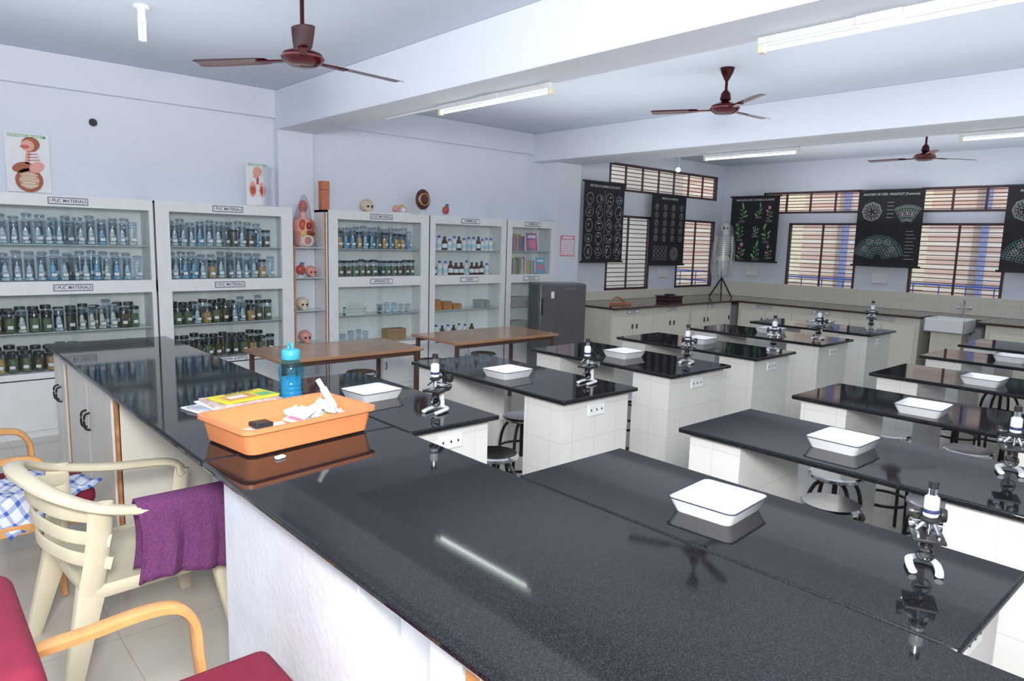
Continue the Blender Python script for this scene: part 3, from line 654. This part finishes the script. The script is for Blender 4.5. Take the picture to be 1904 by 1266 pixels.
MB().lathe([(.06,.26),(.06,.24),(.03,.235),(.03,.18),(.035,.14),(.03,.13)],n=16).obj('holder',WHITE,b)
for q in ((.018,0),(-.018,0),(0,.018)): MB().cyl((q[0],q[1],.13),(q[0],q[1],0),.013).obj('bulb_tube',ENAM,b)
b=root('light_bulb','small lit bulb in a wall holder above the vents','bulb',(11.7,8.3,3.31)); MB().sph((0,0,0),.045).obj('bulb_glass',TUBE,b); MB().cyl((0,0,.04),(0,0,.26),.025).obj('holder',WHITE,b)
UP=(math.pi,0,0)
area((.9,3.2,2.35),UP,4,7.5,96,(.985,.99,1)); area((6.0,3.2,2.35),UP,3,7.5,86,(.985,.99,1)); area((11.2,3.2,2.35),UP,4,7.5,92,(.985,.99,1))  # added unseen uplights, one per bay, for soft fill off the ceiling
fl=area((-.3,-.5,2.6),(0,0,0),.8,.8,265,(1,.985,.97)); fl.rotation_euler=(V((6,6,.9))-V(fl.location)).to_track_quat('-Z','Y').to_euler()
rescale(list(COL.objects),U,HC-1.85*U)  # enlarges shell, cabinets and fittings about the camera point
# ============================================================ LOOSE FURNITURE (layout unit, floor at 0)
tw=tag(MB().box(1.08,2.18,-1.3,3.45,HT-.035,HT).box(1.08,2.18,3.456,7.98,HT-.035,HT).obj('worktop',GR,bev=.012),'long polished black granite worktop on the demonstration counter','worktop')
def ccab(y0,y1,nd):
    c=root('counter_cabinet','cream cupboard with teak edging under the granite worktop','cabinet',(1.15,(y0+y1)/2,0),group='cupboards under the demonstration counter')
    w=y1-y0; MB().box(.02,.95,-w/2,w/2,.0,HT-.036).obj('carcass',CREAM,c)
    t=MB().box(0,.03,-w/2,-w/2+.06,0,HT-.036).box(0,.03,w/2-.06,w/2,0,HT-.036).box(0.002,.03,-w/2,w/2,0,.09); t.obj('edging',WOOD,c,bev=.003)
    dw=(w-.14)/nd
    for k in range(nd):
        a=-w/2+.07+k*dw
        d=MB().box(-.012,.018,a+.006,a+dw-.006,.10,HT-.06).obj('door',CREAM,c,bev=.004)
        hy=a+dw-.06 if k%2==0 else a+.06; z=HT-.50
        MB().sweep([(-.012,hy,z),(-.05,hy,z+.02),(-.05,hy,z+.12),(-.012,hy,z+.14)],.018,.018,n=8).obj('handle',BLKP,d)
ccab(7.3,7.95,2); ccab(5.52,7.29,2); ccab(-1.25,1.44,4)
def slabsup(q,label): return tag(MB().box(*q).obj('counter_support',PLAS,bev=.006),label,'support wall',None)
slabsup((1.15,1.80,2.05,3.36,0,HT-.036),'whitewashed masonry base carrying the granite worktop')
slabsup((1.15,1.80,1.46,1.62,0,HT-.036),'whitewashed masonry partition beside the teak edged cupboard')
slabsup((1.32,1.45,1.625,2.045,0,HT-.036),'stained whitewashed back panel of a counter recess')
slabsup((1.80,1.92,3.365,5.5,0,HT-.036),'whitewashed back panel of the counter knee space')
def bench(x0,x1,y0,y1):
    cx,cy=(x0+x1)/2,(y0+y1)/2
    r=root('laboratory_bench','black granite topped student bench on white tiled pedestals','bench',(cx,cy,0),group='student benches')
    w,l=x1-x0,y1-y0
    MB().box(-w/2,w/2,-l/2,l/2,HT-.032,HT).obj('worktop',GR,r,bev=.01)
    for s in (0,1):
        a=-l/2+.06 if s==0 else l/2-.40
        p=MB().box(-w/2+.05,w/2-.05,a,a+(.40 if s==0 else .34),0,HT-.033).obj('pedestal',TILE,r)
        if s==0:
            so=MB().box(-.10,.08,a-.012,a,HT-.17,HT-.08).obj('power_socket',WHITE,p,bev=.004)
            d=MB()
            for q in (-.07,-.01,.045): d.box(q-.005,q+.005,a-.015,a-.012,HT-.133,HT-.117)
            d.obj('socket_holes',BLKP,so)
    return r
TL=[(2.185,2.87,3.29,5.08),(3.49,4.33,3.32,5.25),(4.97,5.92,3.46,5.25),(6.50,7.34,3.52,5.36),(8.13,9.02,3.60,5.44),(9.72,10.62,3.67,5.44)]
TR=[(2.185,2.94,.50,2.36),(3.57,4.42,.50,2.42),(5.10,5.92,.55,2.46),(6.68,7.58,.55,2.51),(8.32,9.2,.6,2.63),(9.76,10.75,.6,2.67)]
for t in TL+TR: bench(*t)
def mktray(loc,rz,label):
    r=root('enamel_tray',label,'tray',loc,rz,'enamel dissection trays')
    A,B,a,bb,h=.17,.15,.145,.125,.06
    def rect(x,y,z): 
        out=[]
        for q,(sx,sy) in enumerate(((1,1),(-1,1),(-1,-1),(1,-1))):
            for k in range(4):
                an=math.radians(q*90+k*30)
                out.append(V((sx*(x-.03)+.03*math.cos(an),sy*(y-.03)+.03*math.sin(an),z)))
        return out
    L=[rect(a,bb,0),rect(A,B,h),rect(A-.006,B-.006,h),rect(a-.006,bb-.006,.006)]
    vs=sum(L,[]); fs=[]
    for j in range(3):
        for i in range(16): k=(i+1)%16; fs.append((j*16+i,j*16+k,(j+1)*16+k,(j+1)*16+i))
    fs+= [tuple(reversed(range(16))),tuple(48+i for i in range(16))]
    MB().add(vs,fs).obj('pan',ENAM,r)
    MB().sweep(rect(A,B,h),.007,.005,closed=True,n=8).obj('rim',RIMK,r)
    return r
tr=mktray((2.57,1.52,HT),.08,'white enamel dissection tray with dark rim on the granite bench')
for (x,y,a) in [(2.47,4.2,.1),(3.99,1.6,0),(5.34,1.62,.05),(7.0,1.68,0),(8.78,1.88,.03),(3.78,4.25,.05),(5.42,4.36,0),(7.0,4.52,.04),(8.7,4.55,0),(10.25,4.6,0)]:
    dup(tr,(x,y,HT),a)
def mkmic(loc,rz):
    r=root('microscope','white and black student microscope standing on the granite bench','microscope',loc,rz,'student microscopes')
    b=MB()
    b.sweep([(.078,-.043,.011),(.03,-.048,.013),(-.04,-.042,.015),(-.062,0,.017),(-.04,.042,.015),(.03,.048,.013),(.078,.043,.011)],.030,.020,n=10)
    b.sweep([(-.050,0,.02),(-.048,0,.06),(-.045,0,.115)],.032,.030,up=(1,0,0),n=10)
    b.obj('base',MICW,r)
    MB().sweep([(-.045,0,.10),(-.066,0,.14),(-.074,0,.18),(-.066,0,.225),(-.03,0,.252),(.015,0,.255)],.028,.026,up=(0,1,0),n=10).obj('arm',BLKP,r)
    st=MB().box(-.055,.078,-.056,.056,.126,.138).cyl((0.02,0,.095),(.02,0,.126),.022).obj('stage',BLKP,r,bev=.002)
    for q in (-1,1): MB().box(-.01,.05,q*.034-.004,q*.034+.004,.138,.145).obj('stage_clip',CHROME,st)
    bt=MB(); bt.lathe([(.020,.215),(.026,.22),(.026,.285),(.024,.292),(.017,.295),(.017,.30)],(.03,0,0),18).obj('body_tube',MICW,r)
    MB().lathe([(.0262,.232),(.0265,.233),(.0265,.246),(.0262,.247)],(.03,0,0),18).obj('tube_print',INK,r)
    MB().lathe([(.015,.30),(.015,.325)],(.03,0,0),16).obj('draw_tube',CHROME,r)
    MB().lathe([(.015,.325),(.018,.327),(.018,.352),(.012,.355)],(.03,0,0),16).obj('eyepiece',BLKP,r)
    MB().lathe([(.022,.193),(.032,.200),(.032,.206),(.020,.216)],(.03,0,0),18).obj('nosepiece',BLKP,r)
    for p,q in (((.03,0,.20),(.03,0,.148)),((.035,.01,.20),(.066,.028,.160)),((.03,-.01,.20),(.047,-.044,.163))): MB().cyl(p,q,.011,.007).obj('objective_lens',CHROME,r)
    MB().lathe([(.024,-.066),(.026,-.062),(.026,-.046),(.01,-.044),(.01,.044),(.026,.046),(.026,.062),(.024,.066)],(-.05,0,.20),16,'y').obj('focus_knob',BLKP,r); MB().lathe([(.018,-.056),(.018,.056)],(-.055,0,.15),12,'y').obj('focus_knob',CHROME,r)
    MB().lathe([(.026,-.004),(.028,0),(.026,.004)],(.02,0,.065),18,rot=Euler((0,.6,0)).to_matrix()).cyl((.02,0,.05),(-.045,0,.07),.005).obj('mirror',CHROME,r)
    MB().ring((.02,0,.065),.031,.0035,axis='x').obj('mirror_fork',BLKP,r)
    return r
mic=mkmic((2.67,.755,HT+.001),math.radians(205)); mic.scale=(.93,)*3
for (x,y,a,s) in [(2.60,3.60,200,1.08),(4.12,3.66,190,1.02),(5.64,3.77,200,1.05),(7.15,3.70,210,1.1),(8.64,3.88,185,1.1),(10.42,3.95,205,1.15),(4.24,.86,200,1)]:
    dup(mic,(x,y,HT+.001),math.radians(a),sc=s)
HB=1.10; KB=(HC-HB)/1.11
def btable(x0,x1,y0,y1):
    x0,x1,y0,y1=[q*KB for q in (x0,x1,y0,y1)]
    r=root('work_table','brown laminate table with dark metal legs','table',((x0+x1)/2,(y0+y1)/2,0),group='brown laminate tables')
    w,l=x1-x0,y1-y0; MB().box(-w/2,w/2,-l/2,l/2,HB-.035,HB).obj('table_top',[BTOP],r,bev=.006)
    for yy in (-l/2+.07,l/2-.07): MB().box(-w/2+.06,w/2-.06,yy-.012,yy+.012,HB-.09,HB-.036).obj('apron',BRNM,r)
    for sx in (-1,1):
        for sy in (-1,1): MB().box(sx*(w/2-.07)-.022,sx*(w/2-.07)+.022,sy*(l/2-.07)-.022,sy*(l/2-.07)+.022,0,HB-.036).obj('leg',BRNM,r)
btable(2.53,4.06,5.86,6.72); btable(4.52,6.1,5.93,6.8)
def mkstool(loc):
    r=root('laboratory_stool','round steel topped stool with black tubular legs','stool',loc,0,'laboratory stools')
    MB().lathe([(.12,.848),(.165,.852),(.178,.861),(.178,.880),(.165,.891),(.10,.888),(.01,.887)],n=28).obj('seat',STEEL,r)
    for k in range(4):
        a=math.pi/4+k*math.pi/2; c,s=math.cos(a),math.sin(a)
        MB().sweep([(c*.05,s*.05,.835),(c*.14,s*.14,.81),(c*.195,s*.195,.68),(c*.215,s*.215,.40),(c*.225,s*.225,0.0)],.028,.028,up=(-s,c,0),n=8).obj('leg',BLK,r)
    MB().ring((0,0,.30),.216,.013).obj('foot_ring',BLK,r)
    MB().cyl((0,0,.52),(0,0,.847),.018).ring((0,0,.60),.198,.011).obj('screw_column',BLK,r)
    return r
stl=mkstool((4.20,1.72,0))
for (x,y) in [(4.80,1.95),(4.76,1.30),(3.2,3.72),(3.2,4.4),(4.10,4.40),(3.97,6.98),(5.10,7.2),(6.0,7.26),(4.66,3.9),(5.45,4.35),(6.2,4.5),(7.66,4.40),(7.7,5.0),(6.28,2.15),(6.26,1.55),(7.95,2.1),(7.95,1.5),(9.5,2.1),(9.3,4.4),(9.3,5.0),(10.95,4.3)]:
    dup(stl,(x,y,0),R.uniform(0,1.5))
# chairs
def remap(r,k,zs):
    done=set()
    for c in r.children:
        if c.type!='MESH' or c.data in done: continue
        done.add(c.data)
        for v in c.data.vertices:
            z=v.co.z
            nz=HC-k*(1.85-z) if z>=zs else z*(HC-k*(1.85-zs))/zs
            v.co=(v.co.x*k,v.co.y*k,nz)
def monobloc(loc,rz):
    r=root('plastic_armchair','ivory moulded plastic armchair pulled up to the counter','chair',loc,rz)
    b=MB(); N=10; vs=[];fs=[]
    for lay in (0,-.014):
        for i in range(N+1):
            for j in range(N+1):
                x=-.26+.54*i/N; wy=.25+.03*i/N; y=-wy+2*wy*j/N
                z=.50-.025*math.cos((x)/.3*1.3)*math.cos(y/.3*1.4)-(.03*max(0,(i/N-.85)/.15)**2)+lay
                vs.append((x,y,z))
    Q=(N+1)**2
    for i in range(N):
        for j in range(N):
            a=i*(N+1)+j; fs.append((a,a+1,a+N+2,a+N+1)); fs.append((Q+a,Q+a+N+1,Q+a+N+2,Q+a+1))
    for i in range(N):
        fs.append((i,i+1,Q+i+1,Q+i)); a=N*(N+1)+i; fs.append((a,a+1,Q+a+1,Q+a)); a=i*(N+1); fs.append((a,a+N+1,Q+a+N+1,Q+a)); a+=N; fs.append((a,a+N+1,Q+a+N+1,Q+a))
    b.add(vs,fs).obj('seat',IVORY,r)
    top=[(.31,-.30,.70),(.26,-.315,.765),(.0,-.325,.795),(-.2,-.31,.84),(-.33,-.23,.90),(-.39,-.08,.94),(-.39,.08,.94),(-.33,.23,.90),(-.2,.31,.84),(.0,.325,.795),(.26,.315,.765),(.31,.30,.70)]
    MB().sweep(top,.068,.036,n=12,sub=5,pw=.8).obj('top_rail',IVORY,r)
    for z0,inn in ((.80,.0),(.71,.012),(.62,.025)):
        MB().sweep([(-.17,-.29,z0-.01),(-.30+inn,-.21,z0+.02),(-.355+inn,-.07,z0+.04),(-.355+inn,.07,z0+.04),(-.30+inn,.21,z0+.02),(-.17,.29,z0-.01)],.016,.052,n=10,sub=5,pw=.7).obj('back_slat',IVORY,r)
    for s in (-1,1):
        MB().sweep([(-.20,s*.30,.86),(-.21,s*.28,.7),(-.24,s*.26,.48)],.03,.085,up=(1,0,0),n=10).obj('back_post',IVORY,r)
        MB().sweep([(.31,s*.30,.73),(.29,s*.295,.62),(.26,s*.275,.48)],.03,.07,up=(1,0,0),n=10).obj('arm_post',IVORY,r)
        MB().sweep([(.24,s*.25,.50),(.27,s*.27,.25),(.30,s*.29,0)],.06,.09,up=(1,0,0),n=10,taper=(1,.6),pw=.7).obj('leg',IVORY,r)
        MB().sweep([(-.23,s*.24,.50),(-.28,s*.265,.25),(-.33,s*.29,0)],.06,.10,up=(1,0,0),n=10,taper=(1.1,.6),pw=.7).obj('leg',IVORY,r)
        MB().sweep([(-.25,s*.262,.475),(.25,s*.275,.475)],.025,.07,n=8).obj('seat_skirt',IVORY,r)
    MB().sweep([(-.24,-.25,.475),(-.25,0,.475),(-.24,.25,.475)],.025,.07,n=8).obj('seat_skirt',IVORY,r)
    return r
ch=monobloc((.70*1.407,3.12*1.407,0),math.radians(4)); remap(ch,1.407,.6)
def drape(name,mat,cx,cy,zt,L,d1,d2,label,gap=.03,wob=.012):
    NU,NV=28,30; vs=[];fs=[]; tot=d1+d2+gap*math.pi/2
    for i in range(NU+1):
        u=i/NU
        for j in range(NV+1):
            sarc=tot*j/NV
            if sarc<d1: y=-gap/2-.0; z=zt-(d1-sarc)
            elif sarc>tot-d2: y=gap/2; z=zt-(sarc-(tot-d2))
            else:
                a=math.pi*(sarc-d1)/(gap*math.pi/2); y=-gap/2*math.cos(a); z=zt+gap/2*math.sin(a)
            dep=max(0,zt-z); y+=(wob*math.sin(u*17+j*.05)+wob*.6*math.sin(u*31+1))*min(1,dep*5)*(1) -(.05*dep if y<0 else -.02*dep)
            x=(u-.5)*L*(1+.08*dep*(1 if y<0 else 0))+.02*math.sin(dep*9)
            z+= .02*math.sin(u*5)*min(1,dep*4)
            vs.append((x,y,z))
    for i in range(NU):
        for j in range(NV): a=i*(NV+1)+j; fs.append((a,a+NV+1,a+NV+2,a+1))
    o=MB().add(vs,fs).obj(name,mat)
    s=o.modifiers.new('sol','SOLIDIFY'); s.thickness=.014; s.offset=0
    o.location=(cx,cy,0); return tag(o,label,'towel')
drape('towel',PURP,1.13,3.95,.935,.48,.38,.36,'purple terry towel draped over the plastic chair arm',gap=.13,wob=.016)
def wchair(loc,rz,label):
    r=root('cushioned_armchair',label,'chair',loc,rz,'wooden armchairs with maroon cushions')
    def cushion(nm,c,s,rot=None):
        b=MB(); b.box(c[0]-s[0]/2,c[0]+s[0]/2,c[1]-s[1]/2,c[1]+s[1]/2,c[2]-s[2]/2,c[2]+s[2]/2,rot)
        o=b.obj(nm,RED,r); m=o.modifiers.new('b','BEVEL'); m.width=min(s)*.55; m.segments=5; return o
    cushion('seat',(.06,0,.52),(.62,.53,.10)); cushion('backrest',(-.28,0,.79),(.09,.52,.46),Matrix.Rotation(-.16,3,'Y'))
    for s in (-1,1):
        y=s*.30
        MB().sweep([(-.30,y,.70),(-.24,y,.755),(-.1,y,.765),(.03,y,.775),(.12,y,.76),(.165,y,.70),(.175,y,.6),(.19,y,.4),(.20,y,.02)],.055,.03,up=(0,0,1),n=8,pw=.5,sub=4).obj('armrest',ARMW,r)
        MB().sweep([(-.30,y,.71),(-.30,y,.4),(-.34,y,.0)],.05,.035,up=(1,0,0),n=8,pw=.5).obj('leg',ARMW,r)
        MB().box(-.31,.34,y-.022,y+.022,.415,.462).obj('side_rail',ARMW,r,bev=.005)
    MB().box(-.29,.32,-.28,.28,.42,.455).obj('seat_frame',ARMW,r)
    return r
KW=1.34
w1=wchair((.44*KW,1.76*KW,0),0,'wooden armchair with maroon cushions close beside the counter'); remap(w1,KW,.4)
w2=wchair((.34*KW,4.16*KW,0),0,'wooden armchair with maroon cushions and a cloth on its seat'); remap(w2,KW,.4)
N=24; vs=[];fs=[]
for i in range(N+1):
    for j in range(N+1):
        u,v=i/N-.5,j/N-.5; x=u*.46*math.cos(.5)-v*.50*math.sin(.5); y=u*.46*math.sin(.5)+v*.50*math.cos(.5)
        z=.592+.010*math.sin(u*19+v*5)+.008*math.sin(v*23)
        yy=y; lim=-.125
        if yy<lim: dd=lim-yy; z-=dd*.95; yy=lim-dd*.28
        vs.append((x*KW,yy*KW,HC-KW*(1.85-z)))
for i in range(N):
    for j in range(N): a=i*(N+1)+j; fs.append((a,a+N+1,a+N+2,a+1))
o=MB().add(vs,fs).obj('checked_cloth',CHECK); uv=o.data.uv_layers.new(name='UVMap')
for lp in o.data.loops: k=lp.vertex_index; uv.data[lp.index].uv=(k//(N+1)/N*1.4,k%(N+1)/N*1.4)
s=o.modifiers.new('sol','SOLIDIFY'); s.thickness=.006; s.offset=0
o.location=(.42*KW,4.01*KW,-.008); tag(o,'blue and white checked cloth lying over the maroon chair seat','cloth')
# orange tray
def rrect(x,y,z,rc=.05):
    out=[]
    for q,(sx,sy) in enumerate(((1,1),(-1,1),(-1,-1),(1,-1))):
        for k in range(5):
            an=math.radians(q*90+k*22.5); out.append(V((sx*(x-rc)+rc*math.cos(an),sy*(y-rc)+rc*math.sin(an),z)))
    return out
bk=root('plastic_tray','orange plastic tray of stationery on the granite worktop','tray',(1.615,3.63,HT),math.radians(8))
L=[rrect(.355,.215,0),rrect(.37,.23,.012),rrect(.392,.247,.130),rrect(.405,.260,.138),rrect(.405,.260,.126),rrect(.411,.266,.126),rrect(.411,.266,.147),rrect(.386,.241,.147),rrect(.362,.222,.025),rrect(.35,.21,.012)]
vs=sum(L,[]); fs=[]; n_=20
for j in range(len(L)-1):
    for i in range(n_): k=(i+1)%n_; fs.append((j*n_+i,j*n_+k,(j+1)*n_+k,(j+1)*n_+i))
fs+=[tuple(reversed(range(n_))),tuple((len(L)-1)*n_+i for i in range(n_))]
MB().add(vs,fs).obj('pan',ORANGE,bk)
def put(nm,mb,mats,label,cat,loc,rot=(0,0,0),bev=0,group=None):
    o=tag(mb.obj(nm,mats,bev=bev),label,cat,group); o.location=loc; o.rotation_euler=rot; return o
def crumple(w,l,amp,n=9):
    b=MB(); vs=[];fs=[]
    for i in range(n+1):
        for j in range(n+1): vs.append((-w/2+w*i/n+R.uniform(-.004,.004),-l/2+l*j/n+R.uniform(-.004,.004),amp*(.5+R.uniform(-.5,.5))+amp*math.sin(i*.9)*.5))
    for i in range(n):
        for j in range(n): a=i*(n+1)+j; fs.append((a,a+n+1,a+n+2,a+1))
    return b.add(vs,fs)
Zb=HT+.014
put('paper_sheet',MB().box(-.15,.15,-.12,.12,0,.045),PAPER,'stack of folded white paper lying in the orange tray','paper',(1.49,3.60,Zb),(0,0,.2),.004)
put('leather_wallet',MB().box(-.055,.055,-.04,.04,0,.028),BLKP,'black wallet lying in the orange tray','wallet',(1.47,3.68,Zb+.05),(.05,.05,.2),.008)
put('crumpled_paper',crumple(.28,.17,.03),PAPER,'crumpled white paper in the orange tray','paper',(1.80,3.74,Zb+.06),(.25,-.1,.2))
put('crumpled_paper',crumple(.20,.14,.03),PAPER,'crumpled white paper heaped in the orange tray','paper',(1.86,3.60,Zb+.08),(.2,.2,.9))
put('paper_card',MB().box(-.12,.12,-.05,.05,0,.004).mat(1).box(-.09,-.05,-.04,.04,.0042,.005),[PAPER,PINK],'printed card with a pink panel in the orange tray','card',(1.69,3.66,Zb+.085),(.2,-.1,.7))
put('paper_card',MB().box(-.09,.09,-.045,.045,0,.02).mat(1).box(-.08,.02,-.046,.046,.0202,.021),[ORGY,BLUE],'orange and blue printed packet in the orange tray','card',(1.76,3.51,Zb+.06),(.2,-.15,.5))
put('glue_stick',MB().lathe([(.020,0),(.021,.01),(.021,.13),(.015,.135),(.015,.19)],n=14),ENAM,'white glue tube leaning in the orange tray','glue',(1.87,3.60,Zb+.12),(-.1,-.5,0))
for k,(c,a) in enumerate([((.55,.08,.08),.2),((.05,.05,.06),.6),((.1,.2,.55),-.2)]):
    o=put('pen',MB().lathe([(.001,0),(.006,.012),(.006,.17),(.004,.175)],n=8),M('pen_%d'%k,c,.3),['red','black','blue'][k]+' pen lying in the orange tray','pen',(1.50,3.48+k*.05,Zb+.056),(0,math.pi/2,a),group='pens in the orange tray')
    MB().lathe([(.007,.11),(.007,.178)],n=8).obj('cap',M('pen_%d'%k,c,.3),o)
put('eraser',MB().box(-.025,.025,-.014,.014,0,.013),PAPER,'white eraser lying on the worktop by the orange tray','eraser',(1.40,3.27,HT+.001),(0,0,.3),.003)
MG=[M('print_grey',(.5,.55,.6),.5,var=.4,scale=25),M('print_pink',(.65,.5,.45),.5,var=.4,scale=20)]
zz=HT+.001
for k,(w,l,h,m,a,lab) in enumerate([(.50,.34,.012,PAPER,.1,'white magazine at the bottom of the stack'),(.48,.32,.012,MG[0],.28,'printed grey magazine in the stack'),(.44,.31,.010,PAPER,.0,'white booklet in the stack'),(.44,.29,.012,MG[1],-.08,'colour printed magazine in the stack'),(.38,.23,.014,YEL,.12,'yellow covered textbook on top of the stack')]):
    o=put('magazine',MB().box(-w/2,w/2,-l/2,l/2,0,h),m,lab,'book',(1.60+.02*k,4.47,zz),(0,0,a+.1),.003,'reading material stacked on the worktop'); zz+=h+.001
    if k==4:
        MB().mat(0).box(-.15,.05,-.08,.05,h,h+.001).mat(1).box(.07,.17,-.09,.0,h,h+.001).mat(2).box(-.12,.0,-.04,.02,h+.001,h+.002).obj('cover_print',[M('cover_orange',(.8,.35,.1),.4),CG,PAPER],o)
        text('BIOLOGY',.05,INK,o,(.02,.085,h+.002),rot=(0,0,0))
bt=root('water_bottle','translucent blue water bottle standing on the worktop','bottle',(1.98,4.42,HT))
bt.scale=(1.18,1.18,1)
MB().lathe([(.06,0),(.068,.01),(.070,.03),(.064,.045),(.070,.06),(.064,.075),(.069,.09),(.062,.105),(.068,.12),(.061,.14),(.068,.17),(.07,.22),(.06,.26),(.040,.285),(.040,.30)],n=24).obj('body',BOTB,bt)
MB().lathe([(.056,.006),(.06,.05),(.055,.08),(.058,.12),(.054,.15),(.054,.16)],n=20).obj('water',M('blue_water',(.10,.50,.80),.1,alpha=.45,emit=.12),bt)  # slight emission makes the water look brighter, it is no light source
MB().lathe([(.050,.285),(.052,.29),(.052,.34),(.045,.35),(.03,.35)],n=24).obj('cap',M('cap_cyan',(.08,.55,.75),.35),bt)
MB().ring((0,.0,.362),.028,.007,axis='x').obj('loop',MATS['cap_cyan'],bt)
# ============================================================ camera, sun, sky, unit conversion to metres
ex=V((1463,145,-1297)).normalized(); ey=V((-1172,218,-1297)); ey=(ey-ex*ey.dot(ex)).normalized(); ez=ex.cross(ey)
rescale(list(COL.objects),S,0)
cam=bpy.data.cameras.new('camera'); co=bpy.data.objects.new('camera',cam); COL.objects.link(co)
co.matrix_world=Matrix.Translation((0,0,HC*S))@Matrix((ex,ey,ez)).to_4x4()
cam.lens=1297/1904*36; cam.sensor_width=36; cam.sensor_fit='HORIZONTAL'; cam.clip_start=.05
scene.camera=co
sun=bpy.data.lights.new('sun','SUN'); sun.energy=2.0; sun.angle=.05; so=bpy.data.objects.new('sun',sun); COL.objects.link(so); so.rotation_euler=V((.62,.62,-.6)).to_track_quat('-Z','Y').to_euler()
w=bpy.data.worlds.new('world'); scene.world=w; w.use_nodes=True; nt=w.node_tree; bg=nt.nodes['Background']; bg.inputs[0].default_value=(.87,.93,1,1); bg.inputs[1].default_value=1.7
